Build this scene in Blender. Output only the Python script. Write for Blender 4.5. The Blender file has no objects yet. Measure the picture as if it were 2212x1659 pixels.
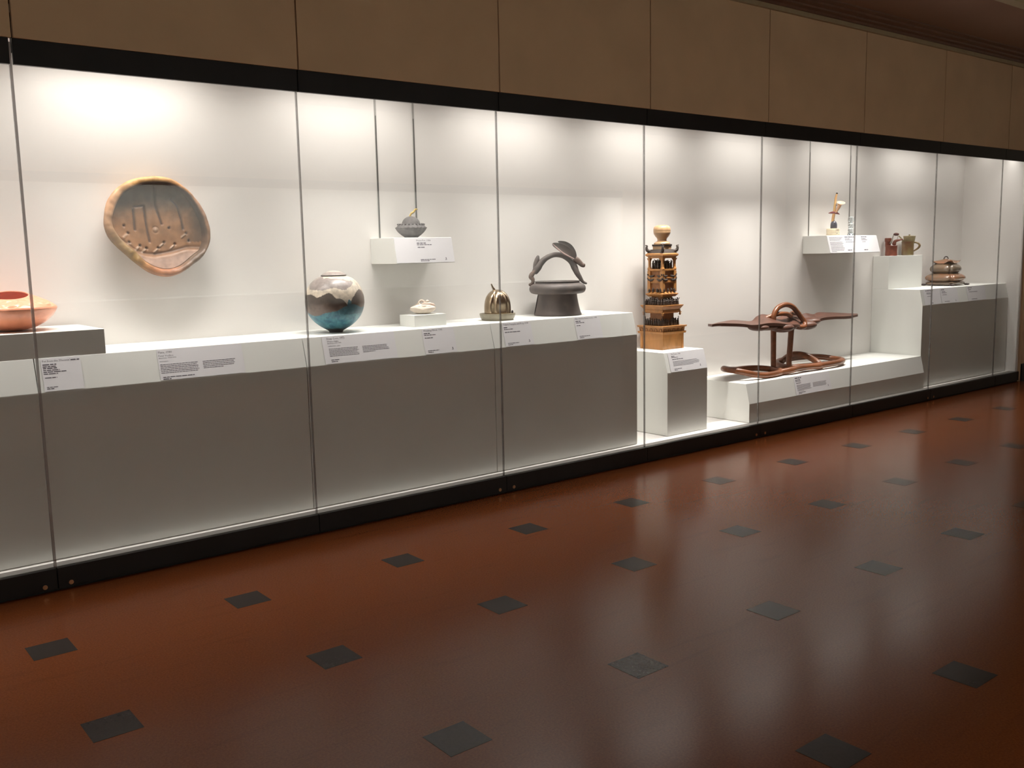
import bpy, bmesh, math, random
from mathutils import Vector, Matrix, noise

random.seed(7)
scene = bpy.context.scene
COL = scene.collection
PI = math.pi

# ------------------------------------------------------------------ camera
def rot_camera(yaw, pitch, roll):
    f = Vector((math.sin(yaw) * math.cos(pitch), math.cos(yaw) * math.cos(pitch), math.sin(pitch)))
    r = Vector((math.cos(yaw), -math.sin(yaw), 0))
    u = r.cross(f)
    r2 = math.cos(roll) * r + math.sin(roll) * u
    u2 = -math.sin(roll) * r + math.cos(roll) * u
    return Matrix((r2, u2, -f)).transposed()

CAM = Vector((0.0, -4.8095, 1.5577))
cd = bpy.data.cameras.new('camera')
cam = bpy.data.objects.new('camera', cd)
COL.objects.link(cam)
cd.sensor_width = 36.0
cd.lens = 33.379
cd.clip_start = 0.05
cam.matrix_world = Matrix.Translation(CAM) @ rot_camera(0.67078, -0.13682, -0.02063).to_4x4()
scene.camera = cam

# ------------------------------------------------------------------ world, exposure
world = bpy.data.worlds.new('world')
scene.world = world
world.use_nodes = True
bg = world.node_tree.nodes['Background']
bg.inputs[0].default_value = (1.0, 0.80, 0.58, 1)
bg.inputs[1].default_value = 0.12
vs = scene.view_settings
vs.view_transform = 'Standard'
vs.look = 'None'
vs.gamma = 1.0
vs.use_curve_mapping = False
vs.exposure = 0.0
scene.cycles.max_bounces = 8
scene.cycles.diffuse_bounces = 4
scene.cycles.glossy_bounces = 3
scene.cycles.transmission_bounces = 6
scene.cycles.transparent_max_bounces = 12
scene.cycles.caustics_reflective = False
scene.cycles.caustics_refractive = False

# ------------------------------------------------------------------ large lights: the tubes above each case
def area(name, loc, sx, sy, power, color, rot=(0, 0, 0)):
    l = bpy.data.lights.new(name, 'AREA')
    l.shape = 'RECTANGLE'
    l.size = sx
    l.size_y = sy
    l.energy = power
    l.color = color
    o = bpy.data.objects.new(name, l)
    COL.objects.link(o)
    o.location = loc
    o.rotation_euler = rot
    return o

WARM = (1.0, 0.95, 0.885)
CASE_LAMPS = [(-1.06, 7.6, 1.0), (0.31, 8.6, 1.0), (1.66, 7.6, 1.15), (3.02, 7.2, 0.96), (4.36, 7.4, 0.9), (5.70, 16.5, 0.9), (7.05, 16.0, 0.80), (8.42, 11.0, 0.70), (9.78, 7.0, 0.64), (10.85, 2.4, 0.25)]
for x, dn, w in CASE_LAMPS:
    # shielded lamps behind the header throw light down the case, bare tubes wash the top of the back wall
    d = area('case_lamp', (x, 0.15, 2.585), 0.9, 0.06, dn, WARM, (math.radians(2), 0, 0))
    d.data.spread = math.radians(82)
    area('case_tube', (x, 0.14, 2.60), 1.2, 0.05, 3.7 * w, WARM)
    area('wall_lamp', (x, 0.42, 2.625), 0.85, 0.05, 4.9 * w, WARM)
for i in range(6):
    area('facing_case_lamp', (-5.0 + 3.0 * i, -6.80, 2.60), 2.4, 0.08, 40, (0.93, 0.98, 0.92))

# ------------------------------------------------------------------ materials
MATS = {}
def new_mat(name):
    m = bpy.data.materials.new(name)
    m.use_nodes = True
    MATS[name] = m
    return m, m.node_tree.nodes, m.node_tree.links, m.node_tree.nodes['Principled BSDF']

def mat(name, col, rough=0.5, metal=0.0, var=0.0, scale=20.0, bump=0.0, bscale=60.0, col2=None, coat=0.0, spec=0.5, stretch=(1, 1, 1), coord='Object'):
    m, n, l, p = new_mat(name)
    p.inputs['Base Color'].default_value = (*col, 1)
    p.inputs['Roughness'].default_value = rough
    p.inputs['Metallic'].default_value = metal
    p.inputs['Coat Weight'].default_value = coat
    p.inputs['Coat Roughness'].default_value = 0.08
    p.inputs['Specular IOR Level'].default_value = spec
    tc = n.new('ShaderNodeTexCoord')
    mp = n.new('ShaderNodeMapping')
    mp.inputs['Scale'].default_value = stretch
    l.new(tc.outputs[coord], mp.inputs['Vector'])
    if var or col2:
        t = n.new('ShaderNodeTexNoise')
        t.inputs['Scale'].default_value = scale
        t.inputs['Detail'].default_value = 5
        l.new(mp.outputs[0], t.inputs['Vector'])
        r = n.new('ShaderNodeValToRGB')
        c2 = col2 if col2 else tuple(c * (1 - var) for c in col)
        c1 = col if col2 else tuple(min(1, c * (1 + var)) for c in col)
        r.color_ramp.elements[0].position = 0.34
        r.color_ramp.elements[1].position = 0.66
        r.color_ramp.elements[0].color = (*c2, 1)
        r.color_ramp.elements[1].color = (*c1, 1)
        l.new(t.outputs['Fac'], r.inputs['Fac'])
        l.new(r.outputs['Color'], p.inputs['Base Color'])
    if bump:
        t2 = n.new('ShaderNodeTexNoise')
        t2.inputs['Scale'].default_value = bscale
        t2.inputs['Detail'].default_value = 6
        l.new(mp.outputs[0], t2.inputs['Vector'])
        b = n.new('ShaderNodeBump')
        b.inputs['Strength'].default_value = bump
        b.inputs['Distance'].default_value = 0.004
        l.new(t2.outputs['Fac'], b.inputs['Height'])
        l.new(b.outputs['Normal'], p.inputs['Normal'])
    return m

def vcol_mat(name, rough=0.4, coat=0.0, bump=0.0, bscale=60, var=0.12, vscale=30):
    m, n, l, p = new_mat(name)
    a = n.new('ShaderNodeVertexColor')
    a.layer_name = 'glaze'
    t = n.new('ShaderNodeTexNoise')
    t.inputs['Scale'].default_value = vscale
    t.inputs['Detail'].default_value = 5
    tc = n.new('ShaderNodeTexCoord')
    l.new(tc.outputs['Object'], t.inputs['Vector'])
    mr = n.new('ShaderNodeMapRange')
    mr.inputs['From Min'].default_value = 0.3
    mr.inputs['From Max'].default_value = 0.7
    mr.inputs['To Min'].default_value = 1 - var
    mr.inputs['To Max'].default_value = 1 + var
    l.new(t.outputs['Fac'], mr.inputs['Value'])
    mx = n.new('ShaderNodeMix')
    mx.data_type = 'RGBA'
    mx.blend_type = 'MULTIPLY'
    mx.inputs['Factor'].default_value = 1.0
    l.new(a.outputs['Color'], mx.inputs['A'])
    l.new(mr.outputs['Result'], mx.inputs['B'])
    l.new(mx.outputs['Result'], p.inputs['Base Color'])
    p.inputs['Roughness'].default_value = rough
    p.inputs['Coat Weight'].default_value = coat
    p.inputs['Coat Roughness'].default_value = 0.06
    if bump:
        t2 = n.new('ShaderNodeTexNoise')
        t2.inputs['Scale'].default_value = bscale
        t2.inputs['Detail'].default_value = 5
        l.new(tc.outputs['Object'], t2.inputs['Vector'])
        b = n.new('ShaderNodeBump')
        b.inputs['Strength'].default_value = bump
        b.inputs['Distance'].default_value = 0.004
        l.new(t2.outputs['Fac'], b.inputs['Height'])
        l.new(b.outputs['Normal'], p.inputs['Normal'])
    return m

def pane_mat(name, tint):
    """clear sheet glass: transparent with a Schlick mirror share on each face"""
    m, n, l, p = new_mat(name)
    n.remove(p)
    out = n['Material Output']
    g = n.new('ShaderNodeNewGeometry')
    d = n.new('ShaderNodeVectorMath')
    d.operation = 'DOT_PRODUCT'
    l.new(g.outputs['Normal'], d.inputs[0])
    l.new(g.outputs['Incoming'], d.inputs[1])
    def mth(op, a, b=None):
        k = n.new('ShaderNodeMath')
        k.operation = op
        for i, v in enumerate((a, b)):
            if v is None:
                continue
            if isinstance(v, (int, float)):
                k.inputs[i].default_value = v
            else:
                l.new(v, k.inputs[i])
        return k.outputs[0]
    c = mth('ABSOLUTE', d.outputs['Value'])
    f = mth('ADD', mth('MULTIPLY', mth('POWER', mth('SUBTRACT', 1.0, c), 5.0), 0.96), 0.04)
    tr = n.new('ShaderNodeBsdfTransparent')
    tr.inputs[0].default_value = (*tint, 1)
    gl = n.new('ShaderNodeBsdfGlossy')
    gl.inputs['Roughness'].default_value = 0.0
    mx = n.new('ShaderNodeMixShader')
    l.new(f, mx.inputs[0])
    l.new(tr.outputs[0], mx.inputs[1])
    l.new(gl.outputs[0], mx.inputs[2])
    l.new(mx.outputs[0], out.inputs['Surface'])
    return m

def seal_mat(name, col, share):
    m, n, l, p = new_mat(name)
    p.inputs['Base Color'].default_value = (*col, 1)
    p.inputs['Roughness'].default_value = 0.25
    tr = n.new('ShaderNodeBsdfTransparent')
    mx = n.new('ShaderNodeMixShader')
    mx.inputs[0].default_value = share
    l.new(tr.outputs[0], mx.inputs[1])
    l.new(p.outputs[0], mx.inputs[2])
    l.new(mx.outputs[0], n['Material Output'].inputs['Surface'])
    return m

M_CASE = mat('painted_case_white', (0.795, 0.77, 0.745), 0.6, var=0.012, scale=3)
M_PED = mat('painted_pedestal_white', (0.775, 0.782, 0.752), 0.55, var=0.012, scale=4)
M_BLACK = mat('black_enamel', (0.010, 0.009, 0.009), 0.38, var=0.2, scale=6, spec=0.35)
M_BLACK2 = mat('black_joint', (0.004, 0.004, 0.004), 0.7)
M_SILL = mat('brushed_sill_metal', (0.17, 0.16, 0.15), 0.5, metal=0.3)
M_WALL = mat('beige_wall_panel', (0.68, 0.485, 0.295), 0.7, var=0.05, scale=2.5, bump=0.06, bscale=180)
M_TRIM = mat('olive_beige_trim', (0.40, 0.33, 0.20), 0.6, var=0.05)
M_CROWN = mat('dark_brown_crown', (0.16, 0.085, 0.055), 0.5, var=0.1)
M_CEIL = mat('brown_ceiling_paint', (0.25, 0.14, 0.088), 0.8, var=0.05, scale=1.5)
M_GAP = mat('panel_gap_dark', (0.06, 0.04, 0.02), 0.8)
M_GLASS = pane_mat('vitrine_glass', (0.985, 0.988, 0.985))
M_SEAL = seal_mat('glass_edge_grey', (0.24, 0.22, 0.215), 0.52)
M_SEAL2 = seal_mat('glass_edge_pale', (0.42, 0.38, 0.37), 0.6)
M_RAIL = mat('rail_grey_metal', (0.36, 0.35, 0.33), 0.45, metal=0.2)
M_SLOT = mat('rail_slot_shadow_gap', (0.05, 0.05, 0.05), 0.7)
M_CARD = mat('label_card_stock', (0.775, 0.765, 0.795), 0.6, var=0.01)
M_INK = mat('printed_ink', (0.11, 0.10, 0.125), 0.7)
M_BRASS = mat('lock_brass', (0.55, 0.30, 0.16), 0.3, metal=1.0)

def floor_material(name, c1, c2, rough, scale, wear=0.86):
    m, n, l, p = new_mat(name)
    tc = n.new('ShaderNodeTexCoord')
    t = n.new('ShaderNodeTexNoise')
    t.inputs['Scale'].default_value = scale
    t.inputs['Detail'].default_value = 8
    t.inputs['Roughness'].default_value = 0.75
    l.new(tc.outputs['Object'], t.inputs['Vector'])
    r = n.new('ShaderNodeValToRGB')
    r.color_ramp.elements[0].position = 0.3
    r.color_ramp.elements[1].position = 0.7
    r.color_ramp.elements[0].color = (*c1, 1)
    r.color_ramp.elements[1].color = (*c2, 1)
    l.new(t.outputs['Fac'], r.inputs['Fac'])
    # scuffs and streaky wear
    mp = n.new('ShaderNodeMapping')
    mp.inputs['Rotation'].default_value = (0, 0, 0.5)
    mp.inputs['Scale'].default_value = (1.2, 9, 1)
    l.new(tc.outputs['Object'], mp.inputs['Vector'])
    s = n.new('ShaderNodeTexNoise')
    s.inputs['Scale'].default_value = 1.6
    s.inputs['Detail'].default_value = 6
    s.inputs['Distortion'].default_value = 0.8
    l.new(mp.outputs[0], s.inputs['Vector'])
    sr = n.new('ShaderNodeMapRange')
    sr.inputs['From Min'].default_value = 0.58
    sr.inputs['From Max'].default_value = 0.75
    sr.inputs['To Min'].default_value = 1.0
    sr.inputs['To Max'].default_value = wear
    l.new(s.outputs['Fac'], sr.inputs['Value'])
    mx = n.new('ShaderNodeMix')
    mx.data_type = 'RGBA'
    mx.blend_type = 'MULTIPLY'
    mx.inputs['Factor'].default_value = 1.0
    l.new(r.outputs['Color'], mx.inputs['A'])
    l.new(sr.outputs['Result'], mx.inputs['B'])
    l.new(mx.outputs['Result'], p.inputs['Base Color'])
    rr = n.new('ShaderNodeMapRange')
    rr.inputs['To Min'].default_value = rough - 0.01
    rr.inputs['To Max'].default_value = rough + 0.03
    l.new(s.outputs['Fac'], rr.inputs['Value'])
    l.new(rr.outputs['Result'], p.inputs['Roughness'])
    p.inputs['Specular IOR Level'].default_value = 0.19
    return m

M_FLOOR = floor_material('russet_linoleum', (0.122, 0.031, 0.0072), (0.225, 0.062, 0.016), 0.20, 120)
M_INSET = floor_material('charcoal_linoleum', (0.030, 0.023, 0.020), (0.040, 0.031, 0.027), 0.24, 60, 0.97)

# ------------------------------------------------------------------ mesh helpers
class G:
    def __init__(s):
        s.v = []
        s.f = []
        s.c = None
    def quadgrid(s, rings, closed=True, cap0=False, cap1=False):
        b = len(s.v)
        nr = len(rings)
        k = len(rings[0])
        for r in rings:
            s.v += [tuple(p) for p in r]
        m = k if closed else k - 1
        for i in range(nr - 1):
            for j in range(m):
                a = b + i * k + j
                a2 = b + i * k + (j + 1) % k
                s.f.append((a, a2, a2 + k, a + k))
        if cap0:
            s.f.append(tuple(b + j for j in reversed(range(k))))
        if cap1:
            s.f.append(tuple(b + (nr - 1) * k + j for j in range(k)))
        return s
    def box(s, x0, x1, y0, y1, z0, z1):
        b = len(s.v)
        s.v += [(x0, y0, z0), (x1, y0, z0), (x1, y1, z0), (x0, y1, z0), (x0, y0, z1), (x1, y0, z1), (x1, y1, z1), (x0, y1, z1)]
        for q in ((0, 3, 2, 1), (4, 5, 6, 7), (0, 1, 5, 4), (1, 2, 6, 5), (2, 3, 7, 6), (3, 0, 4, 7)):
            s.f.append(tuple(b + i for i in q))
        return s
    def cbox(s, cx, cy, z0, z1, w0, w1=None, d0=None, d1=None):
        """square frustum centred on cx, cy"""
        w1 = w0 if w1 is None else w1
        d0 = w0 if d0 is None else d0
        d1 = w1 if d1 is None else d1
        b = len(s.v)
        for (w, d, z) in ((w0, d0, z0), (w1, d1, z1)):
            s.v += [(cx - w / 2, cy - d / 2, z), (cx + w / 2, cy - d / 2, z), (cx + w / 2, cy + d / 2, z), (cx - w / 2, cy + d / 2, z)]
        for q in ((0, 3, 2, 1), (4, 5, 6, 7), (0, 1, 5, 4), (1, 2, 6, 5), (2, 3, 7, 6), (3, 0, 4, 7)):
            s.f.append(tuple(b + i for i in q))
        return s
    def lathe(s, prof, n=48, cx=0, cy=0, mod=None):
        rings = []
        for r, z in prof:
            ring = []
            for j in range(n):
                a = 2 * PI * j / n
                rr = r * (mod(a, z) if mod else 1)
                ring.append((cx + rr * math.cos(a), cy + rr * math.sin(a), z))
            rings.append(ring)
        return s.quadgrid(rings, True, prof[0][0] > 1e-6, prof[-1][0] > 1e-6)
    def tube(s, pts, rad, n=12, closed=False, flat=1.0, cap=True):
        P = [Vector(p) for p in pts]
        m = len(P)
        R = rad if isinstance(rad, (list, tuple)) else [rad] * m
        rings = []
        up = None
        for i in range(m):
            if closed:
                t = P[(i + 1) % m] - P[i - 1]
            else:
                t = P[min(i + 1, m - 1)] - P[max(i - 1, 0)]
            t.normalize()
            if up is None:
                up = Vector((0, 0, 1)) if abs(t.z) < 0.9 else Vector((1, 0, 0))
            side = t.cross(up)
            if side.length < 1e-4:
                side = t.cross(Vector((0, 1, 0)))
            side.normalize()
            up = side.cross(t).normalized()
            rings.append([P[i] + R[i] * (math.cos(2 * PI * j / n) * side + flat * math.sin(2 * PI * j / n) * up) for j in range(n)])
        if closed:
            rings.append(rings[0])
            return s.quadgrid(rings, True, False, False)
        if cap:
            for end in (0, -1):
                c = P[end]
                t = (P[0] - P[1]) if end == 0 else (P[-1] - P[-2])
                t.normalize()
                base = rings[end]
                extra = []
                for q in (0.35, 0.65, 0.9, 1.0):
                    k = max(0.02, math.sqrt(max(0, 1 - q * q)))
                    extra.append([c + (v - c) * k + t * (R[end] * q * 0.8) for v in base])
                rings = list(reversed(extra)) + rings if end == 0 else rings + extra
        return s.quadgrid(rings, True, True, True)
    def ell(s, c, r, n=20, m=12, rot=None):
        rings = []
        M = rot if rot else Matrix.Identity(3)
        for i in range(m + 1):
            t = -PI / 2 + PI * i / m
            t = max(min(t, PI / 2 - 0.02), -PI / 2 + 0.02)
            rings.append([Vector(c) + M @ Vector((r[0] * math.cos(t) * math.cos(2 * PI * j / n), r[1] * math.cos(t) * math.sin(2 * PI * j / n), r[2] * math.sin(t))) for j in range(n)])
        return s.quadgrid(rings, True, True, True)
    def prism(s, poly, axis, a0, a1):
        """extrude a 2-D outline along an axis: 'x' takes (y, z) points, 'y' takes (x, z) points"""
        def p3(u, v, a):
            return (a, u, v) if axis == 'x' else (u, a, v)
        return s.quadgrid([[p3(u, v, a0) for u, v in poly], [p3(u, v, a1) for u, v in poly]], True, True, True)
    def mesh(s, name, smooth=False, sharp=None):
        me = bpy.data.meshes.new(name)
        me.from_pydata([tuple(v) for v in s.v], [], s.f)
        bm = bmesh.new()
        bm.from_mesh(me)
        bmesh.ops.remove_doubles(bm, verts=bm.verts, dist=1e-6) if s.c is None else None
        bmesh.ops.recalc_face_normals(bm, faces=bm.faces)
        bm.to_mesh(me)
        bm.free()
        if smooth:
            for p in me.polygons:
                p.use_smooth = True
            if sharp:
                me.set_sharp_from_angle(angle=math.radians(sharp))
        if s.c is not None:
            at = me.color_attributes.new('glaze', 'FLOAT_COLOR', 'POINT')
            for i, c in enumerate(s.c):
                at.data[i].color = (*c, 1)
        return me
    def obj(s, name, material, parent=None, smooth=False, sharp=40, bevel=0.0):
        o = bpy.data.objects.new(name, s.mesh(name, smooth, sharp))
        o.data.materials.append(material)
        COL.objects.link(o)
        if parent:
            o.parent = parent
        if bevel:
            b = o.modifiers.new('bevel', 'BEVEL')
            b.width = bevel
            b.segments = 2
            b.limit_method = 'ANGLE'
        return o

def tag(o, label=None, cat=None, group=None, kind=None):
    if label:
        o['label'] = label
    if cat:
        o['category'] = cat
    if group:
        o['group'] = group
    if kind:
        o['kind'] = kind
    return o

def empty(name, loc=(0, 0, 0), rz=0.0):
    o = bpy.data.objects.new(name, None)
    o.empty_display_size = 0.05
    o.location = loc
    o.rotation_euler = (0, 0, rz)
    COL.objects.link(o)
    return o

def smooth_path(pts, n=8, closed=False):
    P = [Vector(p) for p in pts]
    m = len(P)
    out = []
    rng = range(m) if closed else range(m - 1)
    for i in rng:
        if closed:
            p0, p1, p2, p3 = P[i - 1], P[i], P[(i + 1) % m], P[(i + 2) % m]
        else:
            p0, p1, p2, p3 = P[max(i - 1, 0)], P[i], P[i + 1], P[min(i + 2, m - 1)]
        for k in range(n):
            t = k / n
            out.append(0.5 * ((2 * p1) + (-p0 + p2) * t + (2 * p0 - 5 * p1 + 4 * p2 - p3) * t * t + (-p0 + 3 * p1 - 3 * p2 + p3) * t ** 3))
    if not closed:
        out.append(P[-1])
    return out

def lerp_list(v, n):
    out = []
    for k in range(n):
        t = k / (n - 1) * (len(v) - 1)
        i = min(int(t), len(v) - 2)
        out.append(v[i] + (v[i + 1] - v[i]) * (t - i))
    return out

def interp(pts, x):
    if x <= pts[0][0]:
        return pts[0][1]
    for (a, b), (c, d) in zip(pts, pts[1:]):
        if x <= c:
            return b + (d - b) * (x - a) / (c - a)
    return pts[-1][1]

# ------------------------------------------------------------------ dimensions
Z_BASE = 0.112          # top of the black base
Z_HEAD = 2.435          # underside of the black header
Z_HTOP = 2.548          # top of the black header
Z_WTOP = 3.405          # top of the wall panels
Z_CEIL = 3.50
Y_BACK = 0.69           # back wall inside the case
X_END = 11.125          # right end wall of the case
JOINTS = [-1.74, -0.376, 1.004, 2.385, 3.739, 5.067, 6.421, 7.781, 9.184, 10.574, X_END]
SEAMS = [-3.10, -1.735, -0.36, 1.013, 2.388, 3.745, 5.094, 6.45, 7.825, 9.218, 10.60, 11.98, 13.4]

# ------------------------------------------------------------------ room
fl = G().box(-7, 16, -7.4, 0.8, -0.05, 0.0).obj('floor', M_FLOOR)
tag(fl, kind='structure')
LAT = 0.8393
ins_mesh = G().cbox(0, 0, -0.001, 0.0008, 0.163).mesh('inset_tile')
ins_mesh.materials.append(M_INSET)
for j in range(4):
    for i in range(-2, 16):
        x = 0.805 + LAT * i
        y = -0.742 - 0.8355 * j
        if x < -2.4 or x > 13.5 or (j == 3 and (x < 0 or x > 7)):
            continue
        o = bpy.data.objects.new('inset_tile', ins_mesh)
        COL.objects.link(o)
        o.location = (x, y, 0)
        o.parent = fl

wb = G().box(-7, 16, 0.0, 0.8, 2.705, Z_CEIL + 0.05).obj('wall_back', M_GAP)
tag(wb, kind='structure')
for a, b in zip(SEAMS, SEAMS[1:]):
    G().box(a + 0.004, b - 0.004, -0.03, 0.0, Z_HTOP, Z_WTOP).obj('wall_panel', M_WALL, wb, bevel=0.002)
we = G().box(X_END + 0.035, 16, -0.03, 0.8, 0.0, Z_HTOP).obj('wall_right', M_WALL)
tag(we, kind='structure')
bb = G().prism([(-0.03, 0.0), (-0.03, 0.195), (-0.035, 0.20), (-0.042, 0.195), (-0.045, 0.17), (-0.045, 0.0)], 'x', X_END + 0.04, 16).obj('baseboard_right', M_BLACK)
tag(bb, kind='structure')
tr = G().box(-7, 16, -0.055, 0.0, Z_WTOP, Z_WTOP + 0.035).obj('trim_1', M_TRIM)
tag(tr, kind='structure')
crown = [(0.0, Z_WTOP + 0.035), (-0.075, Z_WTOP + 0.035), (-0.085, Z_WTOP + 0.05), (-0.13, Z_WTOP + 0.053), (-0.135, Z_WTOP + 0.066), (-0.19, Z_WTOP + 0.07), (-0.20, Z_WTOP + 0.083), (-0.26, Z_WTOP + 0.086), (-0.265, Z_CEIL), (0.0, Z_CEIL)]
tag(G().prism(crown, 'x', -7, 16).obj('trim_2', M_CROWN), kind='structure')
ce = G().box(-7, 16, -7.4, 0.8, Z_CEIL, Z_CEIL + 0.08).obj('ceiling', M_CEIL)
tag(ce, kind='structure')
tag(G().prism([(-1.02, Z_CEIL), (-1.025, Z_CEIL - 0.012), (-1.06, Z_CEIL - 0.016), (-1.075, Z_CEIL - 0.03), (-1.16, Z_CEIL - 0.034), (-1.165, Z_CEIL)], 'x', -7, 16).obj('trim_3', M_TRIM), kind='structure')

# wall across the corridor with its own lit case (mirrored in the glass)
wf = tag(G().box(-7, 16, -6.62, -6.60, Z_HTOP, Z_CEIL).obj('wall_front', M_WALL), kind='structure')
G().box(11.5, 16, -6.64, -6.60, 0, Z_HTOP).obj('wall_panel', M_WALL, wf)
G().box(-7, 11.5, -6.62, -6.60, Z_HEAD, Z_HTOP).obj('header_panel', M_BLACK, wf)
G().box(-7, 11.5, -6.64, -6.60, 0, Z_BASE).obj('base_panel', M_BLACK, wf)
G().box(-7, 11.5, -7.36, -7.30, 0, 2.66).obj('back_panel', M_CASE, wf)
G().box(-7, 11.5, -7.30, -6.62, 2.66, 2.70).obj('top_panel', M_CASE, wf)
G().box(-7, 11.5, -7.30, -6.65, 0.05, Z_BASE).obj('case_floor', M_CASE, wf)
G().box(11.5, 11.54, -7.30, -6.65, 0, 2.66).obj('end_panel', M_CASE, wf)
G().prism([(-7.30, Z_BASE), (-6.75, Z_BASE), (-6.75, 0.94), (-6.80, 1.10), (-7.30, 1.10)], 'x', -7, 10.8).obj('pedestal', M_PED, wf)

# ------------------------------------------------------------------ the long built-in display case
case = empty('display_case', (0, 0, 0))
tag(case, 'long built-in glass-fronted display case with black header and black base', 'display case')
XL = -2.2
G().box(XL, X_END + 0.03, Y_BACK, Y_BACK + 0.03, 0.0, 2.66).obj('back_panel', M_CASE, case)
G().box(XL, X_END + 0.03, 0.012, Y_BACK, 2.66, 2.70).obj('top_panel', M_CASE, case)
G().box(X_END, X_END + 0.03, 0.0, Y_BACK, 0.0, 2.66).obj('end_panel', M_CASE, case)
G().box(XL, X_END, 0.082, Y_BACK, 0.03, Z_BASE - 0.003).obj('case_floor', M_CASE, case)
G().box(XL, X_END, 0.0, 0.082, Z_BASE - 0.02, Z_BASE).obj('sill', M_SILL, case)
# light baffle above the glass, broken by a slit at one joint
G().box(XL, JOINTS[2] - 0.006, 0.0, 0.012, Z_HTOP - 0.06, 2.66).obj('baffle', M_BLACK2, case)
G().box(JOINTS[2] + 0.006, X_END, 0.0, 0.012, Z_HTOP - 0.06, 2.66).obj('baffle', M_BLACK2, case)
for i, (a, b) in enumerate(zip(JOINTS, JOINTS[1:])):
    if b == X_END:
        b = X_END + 0.02
    ga = 0.007 if i == 2 else 0.0025
    gb = 0.007 if i == 1 else 0.0025
    hp = G().box(a + ga, b - gb, -0.022, 0.0, Z_HEAD, Z_HTOP).obj('header_panel', M_BLACK, case, bevel=0.0015)
    bp = G().box(a + 0.0025, b - 0.0025, -0.022, 0.0, 0.012, Z_BASE).obj('base_panel', M_BLACK, case, bevel=0.0015)
    if i not in (1,):
        G().box(b - 0.008, b + 0.008, 0.0, 0.004, Z_HEAD + 0.012, Z_HTOP - 0.005).obj('joint_cover', M_BLACK2, case)
    G().box(b - 0.008, b + 0.008, 0.0, 0.004, 0.012, Z_BASE - 0.021).obj('joint_cover', M_BLACK2, case)
    gp = G().box(a + 0.0045, min(b, X_END) - 0.0045, 0.004, 0.014, Z_BASE, Z_HEAD + 0.05).obj('glass_pane', M_GLASS, case)
    if b < X_END:
        wd = 0.0058 if i == 1 else 0.0038
        G().box(b - wd, b + wd, 0.003, 0.015, Z_BASE, Z_HEAD + (0.10 if i == 1 else 0.03)).obj('glass_joint', M_SEAL2 if i == 1 else M_SEAL, gp)
    # lock cylinders by the joints that open
    for xx, on in ((a + 0.058, i % 2 == 0), (b - 0.058, i % 2 == 1)):
        if on and xx < X_END - 0.2:
            lk = G()
            lk.quadgrid([[(xx + 0.011 * math.cos(2 * PI * k / 16), yy, 0.032 + 0.011 * math.sin(2 * PI * k / 16)) for k in range(16)] for yy in (-0.022, -0.026)], True, True, True)
            lk.obj('lock', M_BRASS, bp)
# toe plinth under the base
G().box(XL, X_END + 0.02, -0.006, 0.05, 0.0, 0.012).obj('plinth', M_BLACK2, case)
for x, dn, w in CASE_LAMPS:
    G().prism([(0.08, 2.655), (0.10, 2.61), (0.20, 2.62), (0.22, 2.655)], 'x', x - 0.5, x + 0.5).obj('lamp_housing', M_CASE, case)

# ------------------------------------------------------------------ pedestals inside the case
def wedge_pedestal(name, x0, x1, prof, label):
    """prof: front bottom y, slope bottom z, slope top y, top z"""
    yb, zs, yt, zt = prof
    o = G().prism([(Y_BACK - 0.002, Z_BASE), (yb, Z_BASE), (yb, zs), (yt, zt), (Y_BACK - 0.002, zt)], 'x', x0, x1).obj(name, M_PED, bevel=0.0015)
    return tag(o, label, 'pedestal')

LONG = (0.127, 0.940, 0.172, 1.102)
ends = [-1.95, -0.40, 1.024, 2.429, 3.777, 5.116]
for i, (a, b) in enumerate(zip(ends, ends[1:])):
    if i == 0:
        continue
    lab = [None, 'tall white pedestal at the far left, under the orange bowl riser',
           'tall white pedestal below the wall-hung brown platter, with two label cards',
           'tall white pedestal carrying the turquoise and brown round jar',
           'tall white pedestal carrying the hare-handled vessel'][i]
    wedge_pedestal('display_pedestal', a + 0.0022, b - 0.0022, LONG, lab)
wedge_pedestal('display_pedestal', 5.49, 5.962, (0.165, 0.609, 0.207, 0.764), 'narrow white pedestal standing alone under the wooden tower')
LOW = (0.083, 0.270, 0.122, 0.437)
wedge_pedestal('low_platform', 6.404, 9.236, LOW, 'low long white platform under the winged wooden sculpture')
RIGHT = (0.127, 0.946, 0.163, 1.108)
wedge_pedestal('display_pedestal', 9.239, X_END - 0.003, RIGHT, 'tall white pedestal at the right end, under the stacked brown jar')

rz = G().box(-0.42, 1.358, 0.173, 0.66, 1.1025, 1.226).obj('riser_block', M_PED, bevel=0.002)
tag(rz, 'long low white riser block under the orange carved bowl', 'riser')
rb = G().box(3.286, 3.532, 0.319, 0.495, 1.1025, 1.177).obj('riser_block', M_PED, bevel=0.0015)
tag(rb, 'small white riser block under the white cushion sculpture', 'riser')
sb = G().box(9.2395, 9.91, 0.508, Y_BACK - 0.002, 1.1085, 1.449).obj('riser_block', M_PED, bevel=0.002)
tag(sb, 'white step block against the back wall under the two small teapots', 'riser')

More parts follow.
